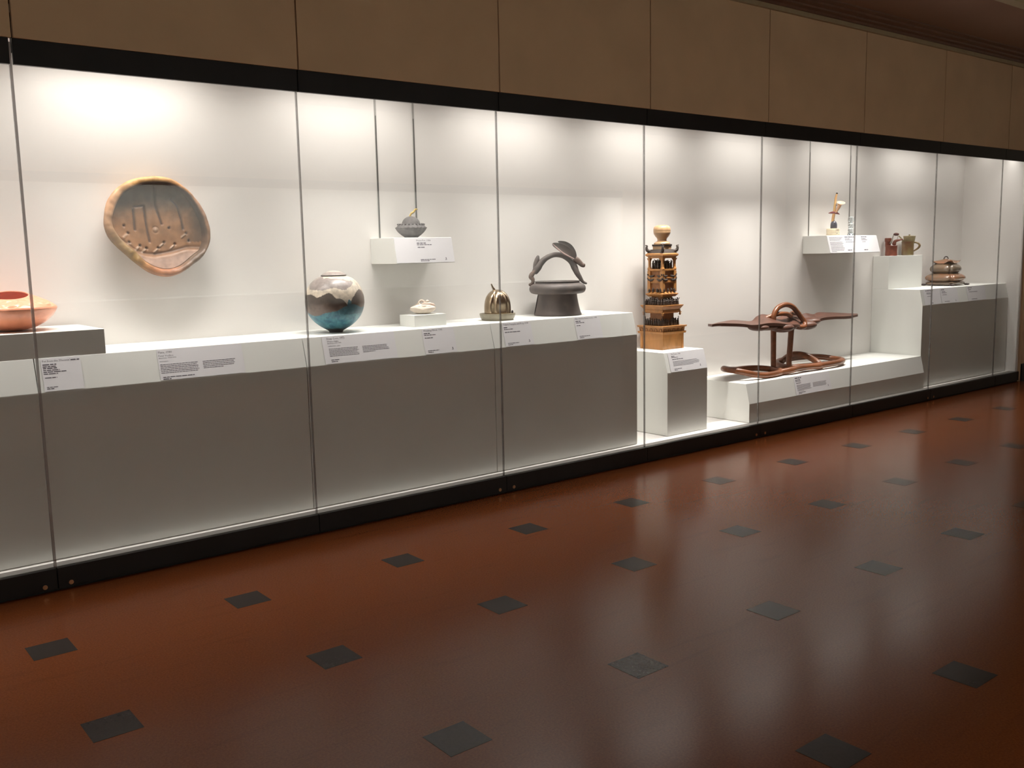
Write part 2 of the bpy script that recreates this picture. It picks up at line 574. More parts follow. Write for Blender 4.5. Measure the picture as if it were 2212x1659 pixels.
# wall-mounted shelves with slotted rails
def wall_shelf(x0, x1, yt, yb, zt, zb, rails, label, rail_top):
    e = empty('bracket_shelf', ((x0 + x1) / 2, Y_BACK, zb))
    tag(e, label, 'shelf')
    cx = (x0 + x1) / 2
    t = 0.012
    def loc(g, n, m, **k):
        g.v = [(v[0] - cx, v[1] - Y_BACK, v[2] - zb) for v in g.v]
        return g.obj(n, m, e, **k)
    loc(G().prism([(Y_BACK - 0.001, zt), (Y_BACK - 0.001, zb), (yb, zb), (yt, zt)], 'x', x0, x1), 'shelf_box', M_PED, bevel=0.0015)
    for rx in rails:
        w = 0.0065
        r = loc(G().box(rx - w, rx + w, Y_BACK - 0.004, Y_BACK - 0.0005, zt + 0.002, rail_top), 'rail', M_RAIL)
        s2 = G().box(rx - 0.0028, rx + 0.0028, Y_BACK - 0.0046, Y_BACK - 0.003, zt + 0.002, rail_top - 0.2)
        s2.v = [(v[0] - cx, v[1] - Y_BACK, v[2] - zb) for v in s2.v]
        s2.obj('slot', M_SLOT, r)
    return e

wall_shelf(3.203, 3.650, 0.404, 0.371, 1.671, 1.506, [3.275, 3.566], 'white wall shelf holding the grey melon pot, left of the other wall shelf', 2.66)
wall_shelf(7.987, 8.850, 0.432, 0.385, 1.663, 1.494, [8.075, 8.770], 'wide white wall shelf holding the horn figure and the glass figure', 2.66)

# ------------------------------------------------------------------ label cards
def text_geo(txt, size):
    cu = bpy.data.curves.new('t', 'FONT')
    cu.body = txt
    cu.size = size
    cu.resolution_u = 1
    o = bpy.data.objects.new('t', cu)
    COL.objects.link(o)
    bpy.context.view_layer.update()
    me = bpy.data.meshes.new_from_object(o)
    vs_ = [v.co.copy() for v in me.vertices]
    fs = [tuple(p.vertices) for p in me.polygons]
    bpy.data.objects.remove(o)
    bpy.data.curves.remove(cu)
    bpy.data.meshes.remove(me)
    return vs_, fs

def label_card(x0, x1, top, bot, items, label, full=True):
    """top, bot = (y, z) of the sloping face's edges; items are print lines in metres from the card's top-left corner"""
    T = Vector((0, top[0], top[1]))
    B = Vector((0, bot[0], bot[1]))
    dn = (B - T)
    L = dn.length
    dn.normalize()
    nrm = Vector((0, -(T.z - B.z), -(B.y - T.y))).normalized()
    nrm = Vector((1, 0, 0)).cross(dn * -1).normalized()
    if nrm.y > 0:
        nrm = -nrm
    m0, m1 = 0.003, L - 0.003
    org = Vector((x0, 0, 0)) + T + nrm * 0.0022
    def P(u, v, h):
        return org + Vector((u, 0, 0)) + dn * v + nrm * h
    W = x1 - x0
    g = G()
    c = [(0, m0), (W, m0), (W, m1), (0, m1)]
    g.quadgrid([[P(u, v, 0) for u, v in c], [P(u, v, 0.0008) for u, v in c]], True, True, True)
    mid = P(W / 2, L / 2, 0)
    g.v = [tuple(Vector(v) - mid) for v in g.v]
    card = g.obj('label_card', M_CARD)
    card.location = mid
    tag(card, label, 'label')
    k = G()
    def bars(u, v, w, h):
        x = u
        while x < u + w - 0.002:
            ww = min(random.uniform(0.35, 1.0) * h * 7, u + w - x)
            b = len(k.v)
            k.v += [P(x, v - h, 0.0012), P(x + ww, v - h, 0.0012), P(x + ww, v, 0.0012), P(x, v, 0.0012)]
            k.f.append((b, b + 1, b + 2, b + 3))
            x += ww + h * 0.75
    for it in items:
        if it[0] == 't':
            _, u, v, size, s = it
            vv, ff = text_geo(s, size)
            b = len(k.v)
            k.v += [P(u + q.x, v - q.y, 0.0012) for q in vv]
            k.f += [tuple(b + i for i in f) for f in ff]
        elif it[0] == 'b':
            _, u, v, w, h = it
            bars(u, v, w, h)
        elif it[0] == 'p':
            _, u, v, w, n, sp, last = it
            for i in range(n):
                bars(u, v + sp * i, w * (last if i == n - 1 else random.uniform(0.9, 1.0)), sp * 0.34)
        elif it[0] == 'k':
            _, u, v = it
            for (a, b_, c_, d_) in ((0, 0, 0.006, 0.009), (0.003, 0.010, 0.008, 0.016), (-0.004, 0.012, 0.001, 0.017)):
                b = len(k.v)
                k.v += [P(u + a, v + b_, 0.0012), P(u + c_, v + b_, 0.0012), P(u + c_ + 0.002, v + d_, 0.0012), P(u + a + 0.002, v + d_, 0.0012)]
                k.f.append((b, b + 1, b + 2, b + 3))
    k.v = [tuple(Vector(v) - mid) for v in k.v]
    tag(k.obj('lettering', M_INK, card), kind='stuff')
    return card

lt, lb = (LONG[2], LONG[3]), (LONG[0], LONG[1])
label_card(1.052, 1.232, lt, lb, [('t', 0.006, 0.021, 0.0135, 'Pot from the "Phoenix"'), ('b', 0.135, 0.021, 0.04, 0.006), ('b', 0.006, 0.037, 0.062, 0.0055), ('b', 0.006, 0.046, 0.06, 0.0045), ('b', 0.006, 0.055, 0.064, 0.0055), ('b', 0.006, 0.064, 0.074, 0.0045), ('b', 0.006, 0.073, 0.105, 0.0045), ('b', 0.006, 0.082, 0.064, 0.0045), ('b', 0.009, 0.101, 0.055, 0.0045), ('b', 0.011, 0.147, 0.05, 0.0035), ('b', 0.011, 0.155, 0.032, 0.0045)],
           'pale label card for the orange bowl, leftmost on the tall pedestals')
label_card(1.604, 2.062, lt, lb, [('t', 0.006, 0.024, 0.0165, 'Plate, 1980'), ('t', 0.006, 0.041, 0.0135, 'Peter Voulkos'), ('t', 0.006, 0.052, 0.0105, 'American, 1924-2002'), ('t', 0.008, 0.069, 0.0105, 'stoneware'), ('p', 0.008, 0.085, 0.205, 6, 0.0088, 0.93), ('p', 0.232, 0.085, 0.182, 5, 0.0088, 0.6), ('b', 0.013, 0.152, 0.165, 0.0042), ('b', 0.013, 0.162, 0.042, 0.005)],
           'wide pale label card below the wall-hung platter')
label_card(2.548, 3.035, lt, lb, [('t', 0.03, 0.022, 0.0165, 'Deep Cove, 1972'), ('t', 0.031, 0.038, 0.0135, 'Wayne Higby'), ('t', 0.031, 0.048, 0.0105, 'American, born 1943'), ('t', 0.033, 0.064, 0.0105, 'earthenware, glaze'), ('p', 0.034, 0.079, 0.20, 6, 0.0085, 0.97), ('p', 0.255, 0.079, 0.185, 5, 0.0085, 0.45), ('b', 0.038, 0.145, 0.055, 0.0042), ('b', 0.039, 0.155, 0.04, 0.0042)],
           'wide pale label card below the round turquoise jar')
label_card(3.238, 3.478, lt, lb, [('t', 0.01, 0.02, 0.0165, 'Wedding Pillow, 1981'), ('b', 0.011, 0.036, 0.045, 0.006), ('b', 0.011, 0.046, 0.09, 0.0045), ('b', 0.013, 0.064, 0.06, 0.005), ('b', 0.02, 0.145, 0.085, 0.0042), ('b', 0.02, 0.155, 0.04, 0.0042), ('k', 0.205, 0.132)],
           'pale label card below the small white cushion sculpture')
label_card(3.872, 4.118, lt, lb, [('t', 0.008, 0.021, 0.0165, 'Teapot, Pumpkin and Frog, 1998'), ('b', 0.01, 0.04, 0.03, 0.006), ('b', 0.01, 0.051, 0.075, 0.0045), ('b', 0.013, 0.071, 0.13, 0.005), ('b', 0.022, 0.146, 0.095, 0.0042), ('b', 0.022, 0.156, 0.04, 0.0042), ('k', 0.205, 0.13)],
           'pale label card below the shiny golden gourd vessel')
label_card(4.518, 4.765, lt, lb, [('t', 0.008, 0.02, 0.0155, 'Hare Handled Basket Series, 1985'), ('b', 0.01, 0.037, 0.05, 0.006), ('b', 0.01, 0.047, 0.08, 0.0045), ('b', 0.013, 0.067, 0.035, 0.005), ('b', 0.022, 0.144, 0.1, 0.0042), ('b', 0.022, 0.154, 0.04, 0.0042)],
           'pale label card below the hare-handled vessel')
label_card(5.53, 5.960, (0.207, 0.764), (0.165, 0.609), [('t', 0.035, 0.022, 0.0155, 'The Tower, 1984'), ('b', 0.036, 0.037, 0.035, 0.006), ('b', 0.036, 0.046, 0.075, 0.0045), ('b', 0.04, 0.061, 0.13, 0.005), ('p', 0.042, 0.077, 0.31, 5, 0.0085, 0.75), ('b', 0.045, 0.137, 0.085, 0.0042), ('b', 0.045, 0.147, 0.035, 0.0045), ('k', 0.35, 0.118)],
           'pale label card on the pedestal of the wooden tower')
label_card(7.06, 7.60, (LOW[2], LOW[3]), (LOW[0], LOW[1]), [('b', 0.014, 0.024, 0.095, 0.008), ('b', 0.018, 0.04, 0.07, 0.006), ('b', 0.018, 0.051, 0.08, 0.0045), ('b', 0.024, 0.068, 0.07, 0.0055), ('p', 0.026, 0.084, 0.215, 7, 0.0085, 0.45), ('p', 0.265, 0.084, 0.215, 5, 0.0085, 0.9), ('b', 0.04, 0.15, 0.10, 0.0045), ('b', 0.04, 0.16, 0.045, 0.0045), ('k', 0.49, 0.118)],
           'pale label card on the low platform below the winged sculpture')
rt, rbm = (RIGHT[2], RIGHT[3]), (RIGHT[0], RIGHT[1])
label_card(9.29, 9.622, rt, rbm, [('b', 0.045, 0.022, 0.15, 0.008), ('b', 0.06, 0.044, 0.08, 0.006), ('b', 0.06, 0.054, 0.09, 0.005), ('b', 0.065, 0.078, 0.09, 0.005), ('b', 0.11, 0.15, 0.06, 0.006)],
           'pale label card on the right end pedestal, nearest its left corner')
label_card(9.63, 9.985, rt, rbm, [('b', 0.02, 0.024, 0.07, 0.009), ('b', 0.03, 0.043, 0.07, 0.006), ('b', 0.03, 0.055, 0.10, 0.005), ('b', 0.035, 0.076, 0.09, 0.005), ('b', 0.06, 0.147, 0.10, 0.006), ('k', 0.29, 0.132)],
           'pale label card on the right end pedestal, middle one of three')
label_card(10.19, 10.60, rt, rbm, [('b', 0.03, 0.026, 0.09, 0.008), ('b', 0.035, 0.045, 0.06, 0.006), ('b', 0.045, 0.068, 0.19, 0.005), ('b', 0.08, 0.148, 0.12, 0.006)],
           'pale label card on the right end pedestal, rightmost of three')
label_card(3.204, 3.649, (0.404, 1.671), (0.371, 1.506), [('t', 0.165, 0.026, 0.0165, 'Melon Pot, 1984'), ('b', 0.167, 0.041, 0.07, 0.006), ('b', 0.167, 0.051, 0.115, 0.0045), ('b', 0.17, 0.068, 0.055, 0.005), ('b', 0.18, 0.147, 0.12, 0.0042), ('b', 0.18, 0.156, 0.07, 0.0045), ('k', 0.375, 0.134)],
           'label panel covering the front of the wall shelf with the grey melon pot')
label_card(7.988, 8.849, (0.432, 1.663), (0.385, 1.494), [('p', 0.03, 0.024, 0.225, 3, 0.013, 0.8), ('p', 0.03, 0.069, 0.225, 9, 0.0115, 0.35), ('b', 0.29, 0.022, 0.16, 0.008), ('b', 0.29, 0.039, 0.08, 0.006), ('b', 0.29, 0.050, 0.12, 0.005), ('b', 0.292, 0.069, 0.15, 0.005), ('b', 0.30, 0.152, 0.07, 0.008), ('b', 0.575, 0.022, 0.10, 0.008), ('b', 0.575, 0.039, 0.075, 0.006), ('b', 0.575, 0.050, 0.10, 0.005), ('b', 0.58, 0.069, 0.06, 0.005), ('b', 0.585, 0.152, 0.07, 0.008)],
           'wide printed panel covering the front of the shelf with the horn figure')

# ------------------------------------------------------------------ the exhibits
def spot(name, x, y, z, label, cat, face=True):
    a = math.atan2(-(x - CAM.x), (y - CAM.y)) if face else 0.0
    return tag(empty(name, (x, y, z), a), label, cat)

# --- orange carved bowl ---------------------------------------------------
def carved_bowl():
    s = 0.0023
    e = spot('carved_bowl', 0.992, 0.42, 1.2265, 'squat orange clay bowl with carved shoulder, cut off by the left edge', 'bowl')
    prof = [(14, 0), (22, 0.8), (45, 6), (66, 17), (82, 31), (90, 44), (91.5, 48), (90, 51.5), (84, 57), (74, 63), (62, 68.5), (50, 72.5), (41, 75.5), (38, 77), (36.5, 77), (35.5, 75), (46, 70), (62, 63), (74, 52), (74, 40), (58, 18), (30, 6), (1, 5)]
    n = 240
    g = G()
    g.c = []
    rings = []
    fine = []
    for (a, b) in zip(prof, prof[1:]):
        k = 7 if 38 <= a[0] <= 92 and a[1] > 47 and prof.index(a) < 13 else 2
        for i in range(k):
            fine.append((a[0] + (b[0] - a[0]) * i / k, a[1] + (b[1] - a[1]) * i / k, prof.index(a)))
    fine.append((*prof[-1], len(prof)))
    for r, z, idx in fine:
        ring = []
        for j in range(n):
            a = 2 * PI * j / n
            rr = r
            dz = 0
            if 6 <= idx <= 12 and r > 42:
                # carved swirls: sweeping arcs, medallions and petals cut into the shoulder
                u = a * 6 / (2 * PI)
                t = (r - 40) / 51
                loc_ = (u % 1.0) - 0.5
                med = math.hypot(loc_ * 2.2, (t - 0.55) * 1.6)
                ringcut = math.exp(-((med - 0.62) / 0.07) ** 2) + math.exp(-((med - 0.36) / 0.06) ** 2)
                wave = math.exp(-(((t - 0.5 - 0.33 * math.cos(2 * PI * u)) / 0.07) ** 2))
                wave2 = 0.7 * math.exp(-(((t - 0.45 + 0.38 * math.cos(2 * PI * u + 0.8)) / 0.06) ** 2))
                pet = 0.6 * max(0, math.sin(u * 2 * PI * 4 + 3 * t)) * math.exp(-((t - 0.16) / 0.1) ** 2)
                cut = min(1.2, ringcut + wave + wave2 + pet) * min(1, (r - 42) / 5) * min(1, (91 - r) / 3 if r < 91 else 0)
                dz = -1.9 * cut
                rr = r - 0.5 * cut
            # the mouth dips towards the viewer
            til = max(0, min(1, (78 - rr) / 40)) if z > 50 else 0
            y = rr * math.sin(a)
            ring.append((s * rr * math.cos(a), s * y, s * (z + dz + til * y * 0.22)))
            g.c.append((0.66, 0.19, 0.10) if z > 60 and idx > 13 else (0.90, 0.36, 0.21))
        rings.append(ring)
    g.quadgrid(rings, True, True, True)
    g.obj('body', vcol_mat('orange_burnished_clay', 0.3, coat=0.25, var=0.06), e, True, None)
    return e
carved_bowl()

# --- wall platter ---------------------------------------------------------
PLAT_OUT = [(1.803, 2.02), (1.858, 2.015), (1.903, 2.0), (1.953, 1.967), (1.993, 1.927), (2.028, 1.885), (2.059, 1.83), (2.081, 1.769), (2.089, 1.707), (2.078, 1.645), (2.053, 1.598), (2.021, 1.561), (1.971, 1.529), (1.92, 1.492), (1.876, 1.473), (1.829, 1.463), (1.778, 1.469), (1.729, 1.486), (1.69, 1.513), (1.652, 1.545), (1.611, 1.587), (1.57, 1.624), (1.53, 1.669), (1.509, 1.709), (1.502, 1.766), (1.508, 1.811), (1.523, 1.864), (1.545, 1.908), (1.578, 1.944), (1.622, 1.978), (1.663, 1.997), (1.713, 2.01), (1.758, 2.016)]
PLAT_IN = [(1.793, 1.99), (1.862, 1.989), (1.921, 1.966), (1.966, 1.935), (1.997, 1.898), (2.027, 1.843), (2.052, 1.787), (2.065, 1.73), (2.066, 1.669), (2.05, 1.617), (1.995, 1.58), (1.949, 1.543), (1.904, 1.512), (1.847, 1.497), (1.791, 1.505), (1.738, 1.53), (1.695, 1.563), (1.662, 1.604), (1.625, 1.636), (1.588, 1.673), (1.556, 1.717), (1.541, 1.757), (1.547, 1.802), (1.566, 1.846), (1.587, 1.891), (1.62, 1.931), (1.671, 1.961), (1.725, 1.983)]
def polar(poly, c, a):
    """distance from c to the outline along angle a"""
    d = (math.cos(a), math.sin(a))
    best = 0.2
    for (x0, z0), (x1, z1) in zip(poly, poly[1:] + poly[:1]):
        ex, ez = x1 - x0, z1 - z0
        det = d[0] * (-ez) + d[1] * ex
        if abs(det) < 1e-12:
            continue
        px, pz = x0 - c[0], z0 - c[1]
        t = (px * (-ez) + pz * ex) / det
        u = (d[0] * pz - d[1] * px) / det
        if t > 0 and -1e-9 <= u <= 1 + 1e-9:
            best = t
    return best

def platter():
    c = (1.80, 1.745)
    e = tag(empty('wall_platter', (c[0], Y_BACK, c[1])), 'large brown stoneware platter hung on the back wall, gouged and pierced', 'platter')
    N = 200
    ang = [2 * PI * k / N for k in range(N)]
    ro = [polar(PLAT_OUT, c, a) for a in ang]
    ri = [polar(PLAT_IN, c, a) for a in ang]
    sm = lambda r: [sum(r[(i + k) % N] for k in range(-3, 4)) / 7 for i in range(N)]
    ro, ri = sm(ro), sm(ri)
    def ring(rr, y, wob=0.0):
        return [(rr[k] * math.cos(a), y - Y_BACK + 2.2 * wob * noise.noise(Vector((math.cos(a) * 5, math.sin(a) * 5, y * 30))) + wob * noise.noise(Vector((math.cos(a) * 16, math.sin(a) * 16, y * 60))), rr[k] * math.sin(a)) for k, a in enumerate(ang)]
    tan, dark, pink, olive = (0.31, 0.155, 0.072), (0.085, 0.05, 0.04), (0.46, 0.32, 0.26), (0.20, 0.15, 0.08)
    stops = [(0, (140, 105, 80)), (30, (165, 125, 100)), (60, (190, 140, 100)), (90, (205, 165, 115)), (120, (200, 155, 105)), (150, (185, 140, 105)), (180, (150, 115, 85)), (200, (130, 105, 75)), (230, (135, 105, 60)), (260, (155, 102, 68)), (280, (160, 108, 80)), (310, (110, 90, 75)), (330, (115, 95, 80)), (360, (140, 105, 80))]
    def rimcol(a, inner=False):
        d = math.degrees(a) % 360
        v = 1 + 0.35 * noise.noise(Vector((math.cos(a) * 7, math.sin(a) * 7, 3.1)))
        c_ = [interp([(q, col_[i]) for q, col_ in stops], d) for i in range(3)]
        lin = [((u / 255) ** 2.2) * 1.0 * v for u in c_]
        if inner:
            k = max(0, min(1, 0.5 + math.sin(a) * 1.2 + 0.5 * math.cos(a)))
            lin = [l_ * (1 - k) + k * q for l_, q in zip(lin, (0.075, 0.05, 0.038))]  # inner rim darkens to match the shade painted on the face
        return tuple(lin)
    g = G()
    g.c = []
    rings = []
    for rr, y, w in (([r * 0.66 for r in ro], Y_BACK - 0.002, 0), ([r * 0.72 for r in ro], 0.67, 0), ([r * 0.86 for r in ro], 0.635, 0.004), ([r * 0.95 for r in ro], 0.60, 0.004), ([r * 0.985 for r in ro], 0.580, 0.004), ([r * 0.992 for r in ro], 0.565, 0.004), ([a * 0.6 + b * 0.4 for a, b in zip(ro, ri)], 0.554, 0.004), ([a * 0.2 + b * 0.8 for a, b in zip(ro, ri)], 0.556, 0.004), ([b * 0.985 for b in ri], 0.563, 0.003), ([b * 0.965 for b in ri], 0.585, 0.002), ([b * 0.945 for b in ri], 0.615, 0.0)):
        rings.append(ring(rr, y, w))
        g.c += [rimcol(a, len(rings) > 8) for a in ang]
    g.quadgrid(rings, True, True, False)
    m = vcol_mat('wood_fired_stoneware', 0.5, coat=0.08, bump=0.35, bscale=45, var=0.22, vscale=22)
    g.obj('rim', m, e, True, None)
    # inner face: concentric mesh carved by gouges, holes and a scarp
    gouges = [[(1.683, 1.841), (1.686, 1.787), (1.686, 1.728)], [(1.689, 1.855), (1.743, 1.86), (1.748, 1.778), (1.761, 1.663)], [(1.807, 1.962), (1.805, 1.861), (1.822, 1.806), (1.835, 1.76)], [(1.893, 1.899), (1.928, 1.858), (1.945, 1.789), (1.953, 1.732)]]
    holes = [(1.627, 1.751), (1.647, 1.71), (1.647, 1.66), (1.705, 1.641), (1.74, 1.627), (1.807, 1.628), (1.841, 1.658), (1.9, 1.648), (1.968, 1.709), (1.98, 1.666), (1.875, 1.739)]
    scarp = [(1.56, 1.70), (1.642, 1.642), (1.68, 1.609), (1.737, 1.59), (1.783, 1.587), (1.844, 1.595), (1.902, 1.608), (1.96, 1.624), (2.062, 1.623)]
    def dseg(px, pz, a, b):
        ex, ez = b[0] - a[0], b[1] - a[1]
        t = max(0, min(1, ((px - a[0]) * ex + (pz - a[1]) * ez) / (ex * ex + ez * ez)))
        return math.hypot(px - a[0] - t * ex, pz - a[1] - t * ez)
    f = G()
    f.c = []
    rings = []
    K = 80
    for i in range(K + 1):
        t = max(0.004, 1 - i / K)
        row = []
        for k, a in enumerate(ang):
            r = ri[k] * 0.948 * t
            x, z = c[0] + r * math.cos(a), c[1] + r * math.sin(a)
            y = 0.614 + 0.02 * (1 - t ** 3)
            dg = min(dseg(x, z, p, q) for pl in gouges for p, q in zip(pl, pl[1:]))
            cut = math.exp(-(dg / 0.006) ** 2)
            y += 0.012 * cut
            dh = min(math.hypot(x - h[0], z - h[1]) for h in holes)
            hole = math.exp(-(dh / 0.0065) ** 2)
            y += 0.016 * hole
            ds = min(dseg(x, z, (h[0] - 0.003, h[1] - 0.004), (h[0] - 0.028, h[1] - 0.024)) for h in holes[1:9:1])
            sl = math.exp(-(ds / 0.004) ** 2)
            y -= 0.006 * sl
            dk = math.hypot(x - 1.798, z - 1.728)
            y -= 0.006 * math.exp(-(dk / 0.010) ** 2) - 0.003 * math.exp(-((dk - 0.017) / 0.005) ** 2)
            zs = interp(scarp, x)
            below = 1 / (1 + math.exp((z - zs) / 0.006))
            edge = math.exp(-((z - zs - 0.004) / 0.010) ** 2)
            y += 0.010 * edge - 0.020 * below
            y += 0.0035 * noise.noise(Vector((x * 22, z * 22, 0.3)))
            row.append((x - c[0], y - Y_BACK, z - c[1]))
            mottle = noise.noise(Vector((x * 9, z * 9, 1.7)))
            topk = 1 / (1 + math.exp(-(z - 1.835 - 0.10 * max(0, x - 1.85) + 0.03 * mottle) / 0.018))  # upper inner face darkened: shade of the sidewall painted into the colour
            rk = 1 / (1 + math.exp(-(x - 1.985 + 0.6 * (1.76 - z) * 0.3 + 0.02 * mottle) / 0.014)) * (z > 1.66)
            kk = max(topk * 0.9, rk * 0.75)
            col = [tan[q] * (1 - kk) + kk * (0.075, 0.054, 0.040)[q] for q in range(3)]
            if below > 0.01:
                pk = below * max(0, min(1, (zs - z) / 0.03))
                col = [col[q] * (1 - pk) + pk * pink[q] for q in range(3)]
            dk_ = max(cut * 0.85, hole * 0.9, edge * 0.7 * (0.6 + 0.4 * mottle))
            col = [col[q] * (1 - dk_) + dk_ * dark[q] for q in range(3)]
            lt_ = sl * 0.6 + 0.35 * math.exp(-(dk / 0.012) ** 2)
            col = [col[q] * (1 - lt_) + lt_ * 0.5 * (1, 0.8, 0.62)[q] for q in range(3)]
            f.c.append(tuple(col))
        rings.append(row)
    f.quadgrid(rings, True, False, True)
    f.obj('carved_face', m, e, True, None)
platter()

# --- round lidded jar -----------------------------------------------------
def round_jar():
    s = 0.002835 / 9.217
    e = spot('lidded_jar', 2.769, 0.40, 1.1025, 'round lidded jar in turquoise, dark brown, cream and mauve bands', 'jar')
    prof = [(120, 0), (132, 3), (135, 16), (150, 34), (190, 58), (250, 92), (330, 145), (420, 222), (500, 322), (552, 440), (576, 545), (580, 610), (572, 710), (540, 830), (488, 930), (415, 1015), (335, 1072), (270, 1096), (240, 1104)]
    P = smooth_path([(r, 0, z) for r, z in prof], 15)
    top_cream = [(250, 590), (330, 590), (430, 597), (520, 605), (620, 598), (700, 570), (810, 555), (870, 580), (950, 606), (1020, 606), (1050, 572), (1110, 550), (1160, 480), (1200, 400)]
    mauve_top = [(250, 330), (580, 330), (600, 383), (680, 375), (760, 388), (850, 388), (900, 396), (980, 404), (1050, 432), (1130, 445), (1165, 470)]
    mount = [(200, 700), (260, 690), (340, 684), (400, 706), (460, 746), (550, 712), (640, 664), (700, 650), (750, 680), (800, 742), (830, 770), (900, 764), (960, 800), (1000, 845), (1045, 905)]
    patch = [(1100, 900), (1120, 790), (1170, 730), (1220, 640), (1270, 605), (1320, 630), (1345, 700), (1380, 720)]
    turq_l = [(200, 1030), (260, 1040), (370, 1102), (480, 1092), (600, 1040), (750, 1020), (870, 988), (960, 935), (1045, 905), (1100, 800)]
    turq_r = [(1100, 880), (1160, 880), (1240, 925), (1300, 965), (1380, 930)]
    brown, brown2, cream, mauve = (0.075, 0.055, 0.045), (0.16, 0.115, 0.095), (0.66, 0.57, 0.46), (0.27, 0.225, 0.21)
    def col(x, y, z, a):
        nz = noise.noise(Vector((x * 0.010, z * 0.010, y * 0.010)))
        n2 = noise.noise(Vector((x * 0.03, z * 0.03, y * 0.03)))
        px = 795 + x + 8 * n2
        py = 1450 - z + 10 * n2
        if y > 120:
            px = 795 - x * 0.9 + 60
        if z < 80 + 14 * nz:
            return (0.03, 0.04, 0.045)
        b_low = interp(turq_l, px) if px < 1100 else interp(turq_r, px)
        b_up = interp(mount, px) if px < 1050 else (interp(patch, px) if px > 1100 else 800)
        if 1035 < px <= 1112:
            b_low = b_up = 795 + max(0, 1060 - px) * 2.4 + max(0, px - 1085) * 1.5
        if py > b_low:
            k = 0.5 + 0.8 * nz + 0.5 * n2
            k = max(0, min(1, k))
            t1, t2 = (0.03, 0.14, 0.215), (0.09, 0.28, 0.33)
            dpt = max(0, min(1, (960 + (px - 950) * 0.15 - py) / -60 + 0.2)) if px > 860 else 1
            base = [t1[q] * (1 - k) + t2[q] * k for q in range(3)]
            if px > 880 and py < 1080:
                base = [base[q] * 0.45 + 0.55 * (0.03, 0.085, 0.12)[q] for q in range(3)]
            return tuple(base)
        if py > b_up:
            k = max(0, min(1, (py - 860) / 120 + 0.6 * nz)) if px < 1050 else max(0, min(1, (px - 1200) / 120 + 0.4 * nz))
            return tuple(brown[q] * (1 - k) + brown2[q] * k for q in range(3))
        if py > interp(top_cream, px) or px < 320 or px > 1165 + 20 * n2:
            k = 0.86 + 0.25 * nz
            return tuple(v * k for v in cream)
        if py > interp(mauve_top, px):
            return tuple(v * (0.95 + 0.3 * nz) for v in mauve)
        if px > 590 and py > 345:
            return tuple(v * 0.95 for v in cream)
        return tuple(v * 0.85 for v in mauve)
    g = G()
    g.c = []
    rings = []
    n = 420
    for p in P:
        ring = []
        for j in range(n):
            a = 2 * PI * j / n
            x, y = p.x * math.cos(a), p.x * math.sin(a)
            ring.append((x * s, y * s, p.z * s))
            g.c.append(col(x, y, p.z, a))
        rings.append(ring)
    g.quadgrid(rings, True, True, True)
    m = vcol_mat('jar_raku_glaze', 0.38, coat=0.12, bump=0.08, bscale=90, var=0.16, vscale=60)
    g.obj('body', m, e, True, None)
    l = G()
    l.c = []
    lp = [(236, 1100), (238, 1106), (247, 1110), (252, 1122), (248, 1130), (236, 1138), (205, 1160), (150, 1186), (90, 1204), (30, 1211), (2, 1212)]
    rings = []
    for r, z in lp:
        ring = []
        for j in range(96):
            a = 2 * PI * j / 96
            ring.append((r * math.cos(a) * s, r * math.sin(a) * s, z * s))
            nz = noise.noise(Vector((math.cos(a) * 1.5, math.sin(a) * 1.5, z * 0.02)))
            if z < 1128:
                l.c.append((0.06, 0.05, 0.05))
            elif z + 14 * nz > 1196:
                l.c.append((0.62, 0.53, 0.44))
            else:
                l.c.append((0.29, 0.245, 0.225))
        rings.append(ring)
    l.quadgrid(rings, True, True, True)
    l.obj('lid', m, e, True, None)
round_jar()

# --- melon pot on the wall shelf ------------------------------------------
def melon_pot():
    s = 0.00305 / 6.38
    e = spot('melon_pot', 3.432, 0.55, 1.6715, 'dark grey melon-shaped lidded pot with a yellow curling stem', 'pot')
    m = mat('matte_grey_clay', (0.115, 0.105, 0.105), 0.75, var=0.25, scale=40, bump=0.25, bscale=70)
    flute = lambda a, z: 1 + 0.018 * math.cos(22 * a) * min(1, z / (120 * s))
    G().lathe([(r * s, z * s) for r, z in [(84, 0), (90, 3), (100, 14), (135, 38), (172, 72), (196, 102), (207, 124), (213, 134), (205, 142), (188, 158), (178, 176), (172, 186), (160, 190), (150, 184), (146, 176)]], 132, mod=flute).obj('body', m, e, True, 50)
    b = G()
    for k in range(22):
        a = 2 * PI * k / 22
        b.ell((178 * s * math.cos(a), 178 * s * math.sin(a), 184 * s), (15 * s, 15 * s, 12 * s), 8, 6)
        b.ell((206 * s * math.cos(a), 206 * s * math.sin(a), 136 * s), (14 * s, 14 * s, 9 * s), 8, 6)
    tag(b.obj('scalloped_edge', m, e, True, None), kind='stuff')
    dome = lambda a, z: 1 + 0.02 * math.cos(9 * a)
    l = G().lathe([(128 * s, 174 * s)] + [(127 * s * math.cos(t), (176 + 118 * math.sin(t)) * s) for t in [i * PI / 2 / 12 for i in range(1, 12)]] + [(2 * s, 294 * s)], 72, mod=dome).obj('lid', m, e, True, None)
    pts = smooth_path([((x - 820) * s, 0.0, (580 - y) * s) for x, y in [(812, 292), (818, 268), (832, 246), (852, 236), (868, 226), (876, 208), (888, 196), (904, 192), (918, 198)]], 5)
    st = G().tube(pts, [s * r for r in lerp_list([15, 13, 14, 16, 13, 14, 13, 11, 5], len(pts))], 10)
    st.obj('stem', mat('yellow_stem_glaze', (0.56, 0.40, 0.10), 0.4, var=0.2, scale=90), l, True, None)
melon_pot()

